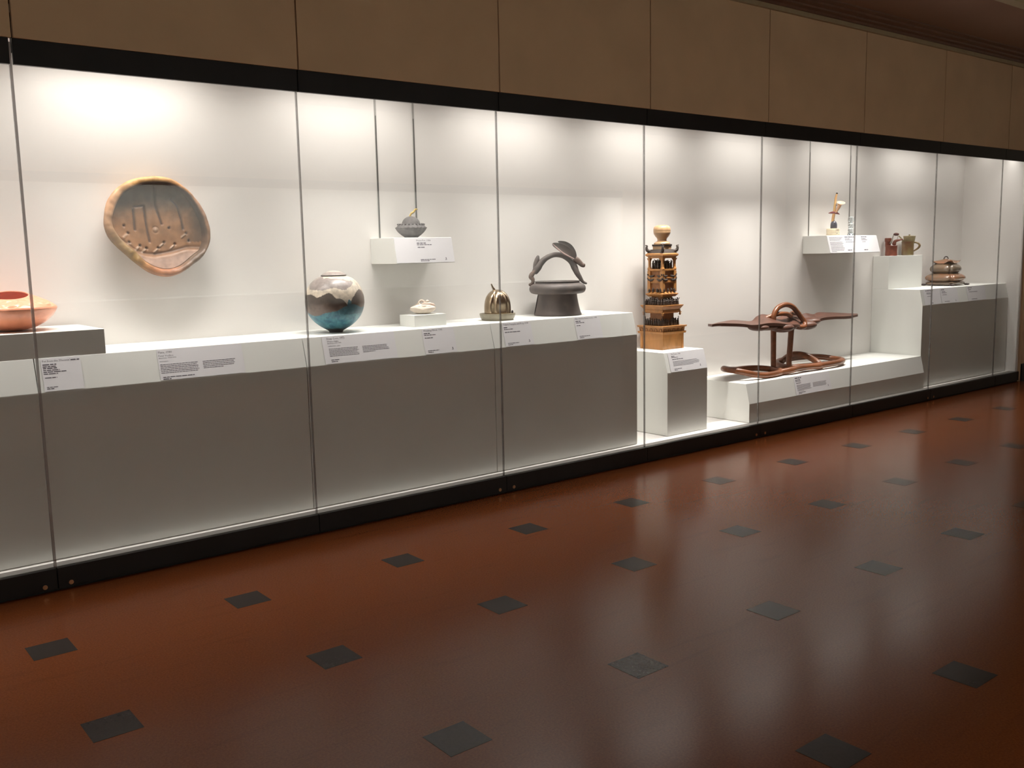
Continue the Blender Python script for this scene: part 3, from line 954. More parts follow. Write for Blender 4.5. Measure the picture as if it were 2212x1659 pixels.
# --- white cushion sculpture ----------------------------------------------
def cushion():
    s = 0.003025 / 18.436
    e = spot('cushion_sculpture', 3.420, 0.405, 1.1775, 'small white ceramic cushion sculpture with a curled loop and knob on top', 'sculpture')
    m = mat('white_bisque', (0.80, 0.70, 0.60), 0.6, var=0.08, scale=60)
    pk = mat('shade_pink_bisque', (0.72, 0.57, 0.49), 0.6, var=0.08, scale=60)  # pinkish shade below the knob, put into the ribbon's colour
    g = G()
    rings = []
    n = 64
    cx = -60
    for i in range(25):
        t = -PI / 2 + PI * i / 24
        row = []
        for j in range(n):
            a = 2 * PI * j / n
            ca, sa = math.cos(a), math.sin(a)
            # pillow outline: pinched points at the four corners
            rad = 1 / max(abs(ca) ** 1.0, abs(sa) ** 1.0) ** 0.55
            pinch = 1 - 0.06 * abs(math.cos(2 * a)) ** 2
            co = max(0.02, math.cos(t)) ** 0.75
            x = 540 * ca * rad * co * pinch
            y = 330 * sa * rad * co * pinch
            z = 178 + (215 if t > 0 else 178) * math.sin(t) * (1 - 0.55 * (abs(ca) ** 3 + abs(sa) ** 3) * co ** 3)
            z += 70 * (co ** 6) * abs(math.sin(2 * a)) + 8 * noise.noise(Vector((x * 0.012, y * 0.012, z * 0.012)))
            row.append(((cx + x) * s, y * s, max(0, z) * s))
        rings.append(row)
    g.quadgrid(rings, True, True, True)
    # tufted bumps along the left shoulder
    for (x, z, r) in ((-360, 215, 70), (-250, 250, 75), (-130, 290, 80), (60, 315, 85), (230, 290, 90), (330, 240, 70)):
        G().ell(((cx + x * 1.1) * s, -150 * s, z * s), (r * 1.5 * s, r * 1.3 * s, r * 0.8 * s), 14, 8).obj('tuft', m, e, True, None)
    g.obj('cushion', m, e, True, None)
    zz = lambda y: (890 - y) * s
    xx = lambda x: (x - 917 + 62 - 62) * s
    X0 = 870 + (917 - 870)
    fx = lambda x: (x / 1.0 - 866) * s
    pts = smooth_path([(fx(430), 60 * s, zz(640)), (fx(540), 30 * s, zz(560)), (fx(640), 10 * s, zz(480)), (fx(690), 0, zz(395)), (fx(775), 0, zz(352)), (fx(860), -10 * s, zz(400)), (fx(890), -20 * s, zz(470)), (fx(820), -40 * s, zz(530)), (fx(720), -60 * s, zz(540)), (fx(680), -60 * s, zz(480))], 5)
    G().tube(pts, [s * r for r in lerp_list([26, 46, 54, 46, 42, 44, 50, 54, 48, 30], len(pts))], 12).obj('loop', m, e, True, None)
    kn = G().ell((fx(1000), -10 * s, zz(400)), (74 * s, 66 * s, 62 * s), 18, 12).obj('knob', m, e, True, None)
    G().ell((fx(1000), -10 * s, zz(460)), (140 * s, 100 * s, 34 * s), 18, 8).obj('collar', m, kn, True, None)
    G().ell((fx(1200), 0, zz(500)), (72 * s, 46 * s, 32 * s), 14, 8).obj('tuft', m, e, True, None)
    p2 = smooth_path([(fx(800), -60 * s, zz(500)), (fx(900), -80 * s, zz(480)), (fx(1010), -90 * s, zz(500)), (fx(1120), -80 * s, zz(500)), (fx(1220), -50 * s, zz(530)), (fx(1300), 0, zz(560))], 5)
    G().tube(p2, [s * r for r in lerp_list([36, 52, 58, 54, 34, 12], len(p2))], 12).obj('twisted_ribbon', pk, e, True, None)
cushion()

# --- golden gourd vessel ---------------------------------------------------
def gourd():
    s = 0.003208 / 5.53
    e = spot('gourd_vessel', 4.018, 0.40, 1.1025, 'shiny golden lobed gourd vessel on a pale dish', 'vessel')
    gold = mat('golden_lustre', (0.43, 0.335, 0.235), 0.22, metal=1.0, var=0.18, scale=14)
    dish = mat('pale_celadon_dish', (0.27, 0.24, 0.175), 0.35, var=0.12, scale=30, coat=0.2)
    sq = lambda a, z: 1 + 0.035 * math.cos(4 * a)
    d = G().lathe([(r * s, z * s) for r, z in [(168, 0), (180, 2), (196, 30), (206, 62), (208, 74), (204, 82), (194, 82), (188, 70), (150, 52), (2, 50)]], 72, mod=sq).obj('dish', dish, e, True, 50)
    G().ell((178 * s, -40 * s, 96 * s), (13 * s, 12 * s, 20 * s), 12, 8).obj('bud', mat('dark_bud', (0.04, 0.03, 0.03), 0.5), d, True, None)
    lobes = lambda a, z: 1 - 0.11 * (1 - abs(math.sin(2.5 * (a - 0.55)))) ** 2.2 * min(1, z / (0.1 * 1))
    lob = lambda a, z: 1 - 0.13 * (1 - abs(math.sin(2.5 * (a + PI / 2 + 0.28)))) ** 2.5
    prof = [(150, 52), (158, 70), (163, 95), (163, 140), (160, 185), (152, 230), (138, 270), (116, 305), (88, 333), (56, 352), (28, 360), (2, 352)]
    P = smooth_path([(r, 0, z) for r, z in prof], 4)
    G().lathe([(max(0.5, p.x) * s, p.z * s) for p in P], 120, mod=lob).obj('gourd', gold, e, True, None)
    pts = smooth_path([((x - 412) * s, 0, (1080 - y) * s) for x, y in [(385, 745), (375, 715), (362, 690), (352, 668), (348, 655)]], 4)
    g = G().tube(pts, [s * r for r in lerp_list([26, 18, 13, 10, 9], len(pts))], 10)
    g.obj('stem', gold, e, True, None)
gourd()

# --- vessel with a hare handle ----------------------------------------------
def hare_vessel():
    s = 0.0034 / 8.73
    e = spot('hare_vessel', 4.609, 0.44, 1.1025, 'dark grey footed vessel with a leaping hare as its arched handle', 'vessel')
    clay = mat('smoky_black_clay', (0.085, 0.073, 0.070), 0.55, var=0.35, scale=16, bump=0.2, bscale=60, col2=(0.135, 0.108, 0.098))
    rust = mat('smoked_rust_clay', (0.135, 0.088, 0.070), 0.55, var=0.2, scale=24, bump=0.15)
    G().lathe([(r * s, z * s) for r, z in [(425, 0), (446, 3), (450, 18), (437, 40), (420, 90), (402, 160), (385, 240), (373, 310), (366, 360), (366, 400)]], 96).obj('foot', clay, e, True, 60)
    # splayed strap down the foot's left side
    G().prism([(-450, 5), (-370, 5), (-352, 300), (-372, 395), (-392, 300)], 'y', -14, 60).obj('foot_strap', mat('foot_strap_black', (0.03, 0.025, 0.025), 0.7), e)
    st = bpy.data.objects['foot_strap']
    st.scale = (s, s, s)
    P = smooth_path([(r, 0, z) for r, z in [(366, 398), (440, 402), (500, 424), (528, 470), (528, 520), (500, 566), (450, 590), (420, 600)]], 5)
    bw = G().lathe([(p.x * s, p.z * s) for p in P] + [(r * s, z * s) for r, z in [(410, 612), (422, 622), (424, 634), (412, 640), (396, 634), (380, 600), (300, 560), (2, 540)]], 96).obj('bowl', clay, e, True, 60)
    fx = lambda x: (x - 745) * s
    fz = lambda y: (1520 - y) * s
    body = smooth_path([(fx(330), 0, fz(700)), (fx(385), 0, fz(625)), (fx(440), 0, fz(545)), (fx(540), 0, fz(455)), (fx(680), 0, fz(398)), (fx(820), 0, fz(405)), (fx(930), 0, fz(455)), (fx(1020), 0, fz(535)), (fx(1070), 0, fz(640)), (fx(1110), 0, fz(735)), (fx(1150), 0, fz(810))], 6)
    G().tube(body, [s * r for r in lerp_list([60, 68, 60, 50, 47, 50, 54, 60, 62, 50, 40], len(body))], 16).obj('hare_body', clay, e, True, None)
    # haunch, knee and the front legs
    G().ell((fx(360), 0, fz(640)), (66 * s, 62 * s, 100 * s), 18, 12, Matrix.Rotation(0.45, 3, 'Y')).obj('haunch', clay, e, True, None)
    for yy in (-34, 34):
        lp = smooth_path([(fx(330), yy * s, fz(690)), (fx(272), yy * s, fz(752)), (fx(252), yy * s, fz(800)), (fx(285), yy * s, fz(850)), (fx(278), yy * s, fz(915)), (fx(225), yy * s, fz(945))], 6)
        G().tube(lp, [s * r for r in lerp_list([30, 46, 46, 36, 32, 26], len(lp))], 14).obj('hind_leg', rust, e, True, None)
        lp = smooth_path([(fx(1060), yy * s, fz(610)), (fx(1110), yy * s, fz(720)), (fx(1170), yy * s, fz(830)), (fx(1222), yy * s, fz(905)), (fx(1285), yy * s, fz(938))], 6)
        G().tube(lp, [s * r for r in lerp_list([28, 48, 42, 28, 18], len(lp))], 14).obj('fore_leg', clay, e, True, None)
    t = G()
    t.tube(smooth_path([(fx(330), 0, fz(640)), (fx(345), 0, fz(560)), (fx(372), 0, fz(480)), (fx(388), 0, fz(420))], 6), [s * r for r in lerp_list([40, 48, 46, 26], 19)], 12)
    t.obj('hare_tail', clay, e, True, None)
    h = G()
    hp = smooth_path([(fx(1040), 0, fz(505)), (fx(1095), 0, fz(495)), (fx(1160), 0, fz(545)), (fx(1205), 0, fz(590)), (fx(1238), 0, fz(602))], 5)
    h.tube(hp, [s * r for r in lerp_list([52, 62, 52, 44, 42], len(hp))], 14)
    h.obj('hare_head', rust, e, True, None)
    # long leaf-shaped ears laid back, hollowed along their length
    for nm, pts, off, wd in (('ear', [(1075, 480), (1000, 400), (900, 315), (790, 250), (700, 210), (662, 185)], -55, 120), ('ear', [(1085, 460), (1050, 360), (985, 265), (905, 205), (830, 172), (765, 152)], 45, 90)):
        pc = smooth_path([(fx(x), off * s, fz(y)) for x, y in pts], 6)
        n = len(pc)
        top, bot = [], []
        for i, p in enumerate(pc):
            u = i / (n - 1)
            w = wd * s * (math.sin(PI * min(1, 0.08 + 0.92 * u) ** 0.85) ** 0.8) * 0.62 + 3 * s
            d = (pc[min(i + 1, n - 1)] - pc[max(i - 1, 0)]).normalized()
            nv = Vector((d.z, 0, -d.x)).normalized()
            if nv.z < 0:
                nv = -nv
            row_t, row_b = [], []
            for q in range(7):
                v = -1 + 2 * q / 6
                off_v = nv * (v * w * 0.95) + Vector((0, -1, 0)) * (abs(v) ** 2 * w * 0.45)
                row_t.append(p + off_v)
                row_b.append(p + off_v + Vector((0, 1, 0)) * 10 * s)
            top.append(row_t)
            bot.append(row_b)
        rings = [a + list(reversed(b)) for a, b in zip(top, bot)]
        G().quadgrid(rings, True, True, True).obj(nm, clay, e, True, 50)
    rim_e = G().tube(smooth_path([(fx(x), -95 * s, fz(y)) for x, y in [(1060, 478), (960, 430), (860, 370), (780, 305), (715, 240), (668, 190)]], 5), [s * r for r in lerp_list([8, 15, 15, 12, 8, 3], 26)], 8)
    rim_e.obj('ear_edge', mat('pale_pink_clay', (0.42, 0.30, 0.27), 0.6), e, True, None)
hare_vessel()

# --- carved wooden tower ------------------------------------------------------
def tower():
    k = 0.00371 / 4.61
    side = lambda w: w * k / 1.413
    cx, cy = 5.65 + side(435) / 2, 0.36 + side(435) / 2
    e = tag(empty('wooden_tower', (cx, cy, 0.7645)), 'tall honey-coloured wooden tower with tiers of dark figures and a ball finial', 'sculpture')
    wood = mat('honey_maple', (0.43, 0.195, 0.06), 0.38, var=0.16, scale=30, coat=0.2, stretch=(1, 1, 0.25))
    wood2 = mat('darker_core_wood', (0.30, 0.125, 0.045), 0.45, var=0.2, scale=30)  # darker brown wood for the cores and the arcade
    brz = mat('dark_bronze', (0.055, 0.042, 0.036), 0.45, metal=0.3, var=0.3, scale=80)
    ball = mat('pale_maple', (0.42, 0.255, 0.135), 0.35, var=0.1, scale=25, coat=0.2)
    Z = lambda y: (1320 - y) * k
    def part(name, m, *layers, parent=e):
        g = G()
        for y0, y1, w0, w1 in layers:
            g.cbox(0, 0, Z(y0), Z(y1), side(w0), side(w1))
        return g.obj(name, m, parent, bevel=0.0008)
    base = part('plinth', wood, (1320, 1165, 422, 422))
    # corner stiles and rails framing the plinth panels
    hs = side(435) / 2
    t = side(36)
    for sx in (-1, 1):
        for sy in (-1, 1):
            g = G().box(min(sx * hs, sx * (hs - t)), max(sx * hs, sx * (hs - t)), min(sy * hs, sy * (hs - t)), max(sy * hs, sy * (hs - t)), 0, Z(1165))
            g.obj('corner_stile', wood, base)
    g = G()
    g.cbox(0, 0, Z(1188), Z(1165), hs * 2 - 0.0004)
    g.obj('rail', wood, base)
    c1 = part('cornice', wood, (1165, 1150, 478, 488), (1150, 1143, 488, 488), (1143, 1102, 446, 462), (1102, 1085, 490, 508))
    # blind arcade on the cornice
    d = G()
    hw = side(462) / 2
    for q in range(5):
        u = -hw * 0.78 + hw * 1.56 * q / 4
        for a, b in (((u, -hw), 'y'), ((-hw, u), 'x')):
            pts = []
            for i in range(9):
                th = PI * i / 8
                pts.append((side(26) * math.cos(th), Z(1135) + side(34) * math.sin(th)))
            if b == 'y':
                d.tube([(a[0] + p[0], a[1] + 0.002, p[1]) for p in pts], side(7), 6)
            else:
                d.tube([(a[0] + 0.002, a[1] + p[0], p[1]) for p in pts], side(7), 6)
    tag(d.obj('arcade', wood2, c1, True, None), kind='stuff')
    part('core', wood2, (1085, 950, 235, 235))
    c2 = part('cornice', wood, (962, 950, 320, 340), (950, 930, 372, 372), (930, 925, 358, 358), (925, 888, 362, 428), (888, 880, 432, 432))
    h2 = side(360) / 2
    for sx in (-1, 1):
        for sy in (-1, 1):
            g = G().lathe([(side(4), Z(985)), (side(20), Z(972)), (side(10), Z(965)), (side(26), Z(950))], 12, sx * h2, sy * h2)
            g.obj('drop_finial', wood, c2, True, None)
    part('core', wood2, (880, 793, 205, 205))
    part('slab', wood, (797, 772, 268, 330), (772, 766, 330, 330), (766, 748, 316, 250))
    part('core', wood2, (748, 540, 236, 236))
    part('balcony', wood, (662, 650, 262, 276), (650, 612, 268, 268), (612, 604, 282, 282))
    hp = side(240) / 2
    for sx in (-1, 1):
        for sy in (-1, 1):
            G().cbox(sx * hp, sy * hp, Z(748), Z(540), side(50)).obj('pilaster', wood, e)
    part('slab', wood, (545, 536, 250, 282), (536, 520, 286, 286))
    # open pavilion
    hv = side(246) / 2
    for sx in (-1, 1):
        for sy in (-1, 1):
            g = G()
            for y0, y1, w0, w1 in ((520, 500, 46, 28), (500, 440, 28, 28), (440, 412, 28, 60)):
                g.cbox(sx * hv, sy * hv, Z(y0), Z(y1), side(w0), side(w1))
            g.obj('pavilion_post', wood, e)
    part('cornice', wood, (414, 398, 276, 286), (398, 385, 300, 330), (385, 372, 330, 330), (372, 364, 322, 300))
    roof = part('roof', brz, (364, 326, 300, 226))
    part('neck', ball, (326, 288, 184, 184))
    part('neck_trim', brz, (296, 276, 196, 200))
    G().lathe([(r * k, Z(y)) for r, y in [(80, 280), (82, 268), (78, 262), (64, 252), (50, 244)]], 40).obj('dome', ball, e, True, 40)
    G().lathe([(r * k, Z(y)) for r, y in [(48, 246), (46, 232), (50, 216), (68, 196), (82, 172), (86, 152), (85, 150), (86, 146), (86, 128), (81, 108), (68, 94), (44, 87), (2, 85)]], 48).obj('ball_finial', ball, e, True, 40)
    # upswept beasts on the roof corners
    hr = side(290) / 2
    for sx in (-1, 1):
        for sy in (-1, 1):
            pts = smooth_path([(sx * hr * 0.8, sy * hr * 0.8, Z(345)), (sx * hr * 1.0, sy * hr * 1.0, Z(335)), (sx * hr * 1.06, sy * hr * 1.06, Z(308)), (sx * hr * 1.02, sy * hr * 1.02, Z(290)), (sx * hr * 1.12, sy * hr * 1.12, Z(284))], 4)
            G().tube(pts, [k * r for r in lerp_list([16, 17, 12, 9, 5], len(pts))], 8).obj('roof_beast', brz, roof, True, None)
    rw = random.Random(5)
    def figures(name, y0, h, w, n, inner=False):
        g = G()
        hw2 = side(w) / 2
        for sd in range(4):
            for q in range(n):
                u = -hw2 + 2 * hw2 * (q + 0.5) / n + rw.uniform(-1, 1) * hw2 * 0.06
                x, y = ((u, -hw2), (hw2, u), (u, hw2), (-hw2, u))[sd]
                hh = h * rw.uniform(0.72, 1.0) * k
                r = k * rw.uniform(10, 15)
                g.lathe([(r * 1.1, Z(y0)), (r, Z(y0) + hh * 0.3), (r * 0.75, Z(y0) + hh * 0.55), (r * 1.0, Z(y0) + hh * 0.68), (r * 0.35, Z(y0) + hh * 0.78)], 7, x, y)
                g.ell((x, y, Z(y0) + hh * 0.88), (r * 0.55, r * 0.55, hh * 0.12), 7, 5)
                if rw.random() < 0.6:
                    a = rw.uniform(0, 2 * PI)
                    g.tube([(x, y, Z(y0) + hh * 0.6), (x + r * 1.5 * math.cos(a), y + r * 1.5 * math.sin(a), Z(y0) + hh * rw.uniform(0.5, 1.15))], k * 4, 5)
        return tag(g.obj(name, brz, e, True, None), kind='stuff')
    figures('figurines', 1085, 78, 330, 9)
    figures('figurines', 880, 74, 330, 9)
    figures('figurines', 880, 80, 250, 8)
    figures('figurines', 748, 44, 285, 4)
    figures('figurines', 520, 100, 130, 4)
    figures('figurines', 520, 92, 205, 4)
    g = G()
    for y0, w, reach in ((604, 262, 1.0), (642, 276, 0.7)):
        hw2 = side(w) / 2
        for sd in range(4):
            d2 = (1, 0) if sd in (0, 2) else (0, 1)
            for q, sg in ((-0.55, -1), (0.55, 1)):
                x, y = ((q * hw2, -hw2), (hw2, q * hw2), (q * hw2, hw2), (-hw2, q * hw2))[sd]
                # a crouching beast: body along the ledge, head and tail lifted
                pts = smooth_path([(x - sg * d2[0] * hw2 * 0.32, y - sg * d2[1] * hw2 * 0.32, Z(y0) + 20 * k), (x, y, Z(y0) + 10 * k), (x + sg * d2[0] * hw2 * 0.3, y + sg * d2[1] * hw2 * 0.3, Z(y0) + 14 * k), (x + sg * d2[0] * hw2 * (0.3 + 0.35 * reach), y + sg * d2[1] * hw2 * (0.3 + 0.35 * reach), Z(y0) + 30 * k)], 4)
                g.tube(pts, [k * r for r in lerp_list([4, 13, 12, 6], len(pts))], 7)
    tag(g.obj('beasts', brz, e, True, None), kind='stuff')
    for sx in (-1, 1):
        for sy in (-1, 1):
            x, y = sx * side(330) / 2, sy * side(330) / 2
            G().tube([(x, y, Z(1085)), (x, y, Z(998))], k * 3.5, 6).obj('lance', brz, e)
tower()

# --- winged wooden sculpture ----------------------------------------------------
def winged():
    e = tag(empty('winged_sculpture', (7.33, 0.40, 0.4375)), 'reddish wooden sculpture with a long winged top on two posts and looping base', 'sculpture')
    O = Vector((7.33, 0.40, 0.4375))
    wood = mat('carved_red_wood', (0.175, 0.056, 0.019), 0.36, var=0.28, scale=14, coat=0.08, stretch=(0.5, 2, 2))
    dark = mat('carved_wing_wood', (0.096, 0.038, 0.024), 0.42, var=0.28, scale=16, coat=0.05, stretch=(0.4, 2, 2))
    loc = lambda p: tuple(Vector(p) - O)
    front = [(6.145, .27, .944), (6.246, .27, .947), (6.409, .27, .936), (6.543, .27, .924), (6.68, .28, .906), (6.795, .29, .902), (6.937, .29, .906), (7.106, .29, .893), (7.255, .29, .873), (7.375, .30, .866), (7.47, .34, .85), (7.589, .39, .838), (7.681, .39, .842), (7.787, .39, .855), (7.868, .40, .882), (7.949, .40, .892), (8.116, .40, .892), (8.288, .40, .884), (8.433, .41, .882), (8.545, .42, .887)]
    back = [(6.20, .36, .942), (6.376, .45, .928), (6.521, .5, .930), (6.691, .5, .938), (6.842, .5, .924), (6.961, .5, .915), (7.032, .5, .950), (7.117, .5, .966), (7.228, .5, .950), (7.34, .5, .925), (7.47, .5, .945), (7.60, .5, .925), (7.717, .5, .930), (7.784, .5, .940), (7.906, .5, .922), (7.988, .5, .936), (8.156, .5, .926), (8.372, .5, .910), (8.52, .49, .897), (8.60, .46, .892)]
    F = smooth_path(front, 6)
    B = smooth_path(back, 6)
    nv = 9
    rings = []
    for i, (a, b) in enumerate(zip(F, B)):
        u = i / (len(F) - 1)
        top, bot = [], []
        th = 0.026 if 0.06 < u < 0.94 else 0.020
        for q in range(nv):
            v = q / (nv - 1)
            p = a.lerp(b, v)
            p.z += 0.012 * math.sin(PI * v) * math.sin(u * 26) * math.exp(-((u - 0.5) / 0.22) ** 2)
            top.append(loc(p))
            bot.append(loc(p - Vector((0, 0, th))))
        rings.append(top + list(reversed(bot)))
    G().quadgrid(rings, True, True, True).obj('wing', dark, e, True, 50)
    for (x, y, z, rx, ry, rz_) in ((6.88, .36, .868, .10, .09, .032), (7.05, .40, .862, .12, .10, .034), (7.22, .36, .845, .12, .10, .045), (7.36, .42, .845, .12, .1, .045), (7.64, .40, .84, .11, .1, .045), (7.75, .42, .87, .09, .09, .035)):
        G().ell(loc((x, y, z)), (rx, ry, rz_), 20, 10).obj('carved_lump', dark, e, True, None)
    arch = smooth_path([(7.147, .40, .90), (7.152, .40, .955), (7.178, .40, .998), (7.232, .40, 1.03), (7.331, .40, 1.045), (7.427, .40, 1.022), (7.493, .40, .976), (7.546, .39, .92), (7.575, .37, .872), (7.55, .35, .838), (7.49, .35, .83), (7.42, .38, .845)], 6)
    G().tube([loc(p) for p in arch], 0.0235, 16).obj('arch', wood, e, True, None)
    inner = smooth_path([(7.10, .45, .93), (7.20, .40, .965), (7.31, .38, .962), (7.40, .40, .94), (7.50, .45, .955), (7.62, .46, .945)], 6)
    G().tube([loc(p) for p in inner], 0.021, 14).obj('twist', wood, e, True, None)
    for pts, r in (([(7.178, .42, .87), (7.181, .42, .70), (7.186, .42, .50), (7.20, .42, .465)], 0.0265), ([(7.364, .36, .86), (7.35, .36, .69), (7.335, .36, .52), (7.36, .36, .475), (7.48, .36, .468)], 0.0275)):
        pp = smooth_path(pts, 8)
        G().tube([loc(p) for p in pp], [r * (1.0 - 0.08 * math.sin(PI * i / len(pp))) for i in range(len(pp))], 16).obj('post', wood, e, True, None)
    def loop(cx, cy, hx, hy, r, lift, name, sharp=1.0):
        pts = []
        for i in range(72):
            a = 2 * PI * i / 72
            ca, sa = math.cos(a), math.sin(a)
            x = cx + hx * math.copysign(abs(ca) ** 0.85, ca)
            y = cy + hy * math.copysign(abs(sa) ** 0.85, sa)
            pts.append(loc((x, y, 0.4375 + r + lift(ca, sa))))
        G().tube(pts, r, 14, closed=True).obj(name, wood, e, True, None)
    loop(6.83, 0.375, 0.325, 0.165, 0.0265, lambda c, s_: 0.062 * max(0, -c) ** 1.5 + 0.022 * max(0, s_), 'base_loop')
    loop(7.74, 0.41, 0.415, 0.19, 0.0275, lambda c, s_: 0.030 * max(0, s_) + 0.012, 'base_loop')
    bar = smooth_path([(7.06, .24, .466), (7.15, .215, .475), (7.30, .225, .482), (7.48, .225, .478), (7.62, .225, .472), (7.70, .28, .478), (7.66, .40, .55), (7.58, .50, .56), (7.47, .54, .50)], 6)
    G().tube([loc(p) for p in bar], 0.0285, 14).obj('base_bar', wood, e, True, None)
winged()

# --- horn figure on the right shelf -----------------------------------------------
def horn_figure():
    s = 0.004515 / 10.37
    e = spot('horn_figure', 8.293, 0.56, 1.6635, 'upright cream and orange horn figure on a drum base with dark bullet foot', 'figurine')
    cream = mat('cream_glaze', (0.84, 0.72, 0.52), 0.35, var=0.06, scale=30, coat=0.2)
    orange = mat('orange_to_cream_pipe', (0.66, 0.33, 0.16), 0.35, col2=(0.74, 0.50, 0.22), scale=5, coat=0.2)
    slate = mat('slate_bullet', (0.075, 0.075, 0.095), 0.35, var=0.15, coat=0.2)
    plum = mat('plum_fin', (0.26, 0.08, 0.085), 0.4, var=0.2)
    ink = M_INK
    fx = lambda x: (x - 1033) * s
    fz = lambda y: (1135 - y) * s
    dr = G().lathe([(r * s, z * s) for r, z in [(140, 0), (144, 3), (146, 150), (142, 158), (2, 158)]], 48).obj('drum_base', cream, e, True, 50)
    bn = G()
    for z, w in ((30, 2.4), (62, 2.4), (90, 2.0), (118, 2.0)):
        bn.lathe([(146.6 * s, (z - w) * s), (147.2 * s, z * s), (146.6 * s, (z + w) * s)], 48)
    tag(bn.obj('drum_lines', ink, dr), kind='stuff')
    sc = G()
    for (a0, z0, z1, w) in ((-1.05, 95, 150, .05), (-0.9, 100, 146, .06), (-0.75, 96, 150, .05), (-0.6, 104, 150, .06), (-1.0, 40, 60, .1), (-1.2, 40, 150, .02)):
        r = 147.5 * s
        b = len(sc.v)
        for a in (a0, a0 + w):
            for z in (z0, z1):
                sc.v.append((r * math.cos(a), r * math.sin(a), z * s))
        sc.f.append((b, b + 2, b + 3, b + 1))
    tag(sc.obj('drum_marks', ink, dr), kind='stuff')
    G().lathe([(r * s, z * s) for r, z in [(70, 158), (72, 170), (72, 230), (66, 275), (50, 310), (24, 330), (2, 335)]], 32, fx(1045), 0).obj('bullet', slate, e, True, None)
    pp = smooth_path([(fx(1020), 0, fz(830)), (fx(1030), 0, fz(740)), (fx(1048), 0, fz(620)), (fx(1056), 0, fz(500)), (fx(1066), 0, fz(380)), (fx(1078), 0, fz(280)), (fx(1092), 0, fz(225))], 5)
    pipe = G().tube(pp, [s * r for r in lerp_list([32, 34, 32, 28, 24, 24, 20], len(pp))], 14).obj('pipe', orange, e, True, None)
    G().ell((fx(1096), 0, fz(208)), (22 * s, 20 * s, 17 * s), 12, 8).obj('mouthpiece', mat('black_mouthpiece', (0.01, 0.01, 0.01), 0.4), pipe, True, None)
    for x, y in ((1098, 465), (1105, 540), (1100, 565)):
        G().ell((fx(x), -26 * s, fz(y)), (16 * s, 10 * s, 8 * s), 10, 6).obj('key', ink, pipe, True, None)
    f = G()
    f.tube(smooth_path([(fx(925), 0, fz(636)), (fx(980), -8 * s, fz(628)), (fx(1045), -10 * s, fz(625)), (fx(1110), -8 * s, fz(640)), (fx(1165), 0, fz(670))], 5), [s * r for r in lerp_list([3, 24, 34, 26, 4], 21)], 12, flat=0.9)
    f.obj('fins', plum, e, True, None)
    ax = smooth_path([(fx(1085), -30 * s, fz(625)), (fx(1110), -34 * s, fz(580)), (fx(1140), -36 * s, fz(520)), (fx(1160), -36 * s, fz(460)), (fx(1178), -40 * s, fz(430)), (fx(1186), -42 * s, fz(414))], 5)
    R = lerp_list([18, 26, 34, 44, 66, 90], len(ax))
    rings = []
    d = Vector((0.16, -0.42, 0.89)).normalized()
    sx_ = Vector((1, 0, -0.16)).normalized()
    sy_ = d.cross(sx_).normalized()
    for p, r in zip(ax, R):
        rings.append([p + s * r * (math.cos(2 * PI * j / 28) * sx_ + math.sin(2 * PI * j / 28) * sy_) for j in range(28)])
    for q, r in ((ax[-1], 78), (ax[-4], 50), (ax[-10], 26)):
        rings.append([q + d * (-2 * s) + s * r * (math.cos(2 * PI * j / 28) * sx_ + math.sin(2 * PI * j / 28) * sy_) for j in range(28)])
    G().quadgrid(rings, True, True, True).obj('horn_bell', mat('peach_horn', (0.78, 0.48, 0.30), 0.32, var=0.08, coat=0.3), e, True, 60)
horn_figure()

# --- clear glass figure --------------------------------------------------------------
def glass_figure():
    s = 0.00461 / 10.37
    e = spot('glass_figure', 8.605, 0.56, 1.6635, 'small clear glass figure with a round head beside the horn figure', 'figurine')
    m, n, l, p = new_mat('clear_cast_glass')
    p.inputs['Base Color'].default_value = (0.80, 0.86, 0.90, 1)
    p.inputs['Roughness'].default_value = 0.03
    p.inputs['Transmission Weight'].default_value = 1.0
    p.inputs['IOR'].default_value = 1.45
    G().lathe([(r * s, z * s) for r, z in [(76, 0), (80, 4), (78, 22), (60, 40), (70, 52), (72, 60), (2, 62)]], 32).obj('foot', m, e, True, 50)
    P = smooth_path([(r, 0, z) for r, z in [(20, 60), (52, 75), (66, 110), (60, 150), (40, 175), (58, 200), (66, 230), (52, 262), (24, 285), (2, 292)]], 4)
    G().lathe([(max(1, q.x) * s, q.z * s) for q in P], 32).obj('torso', m, e, True, None)
    G().ell((0, 0, 356 * s), (70 * s, 66 * s, 70 * s), 28, 18).obj('head', m, e, True, None)
glass_figure()

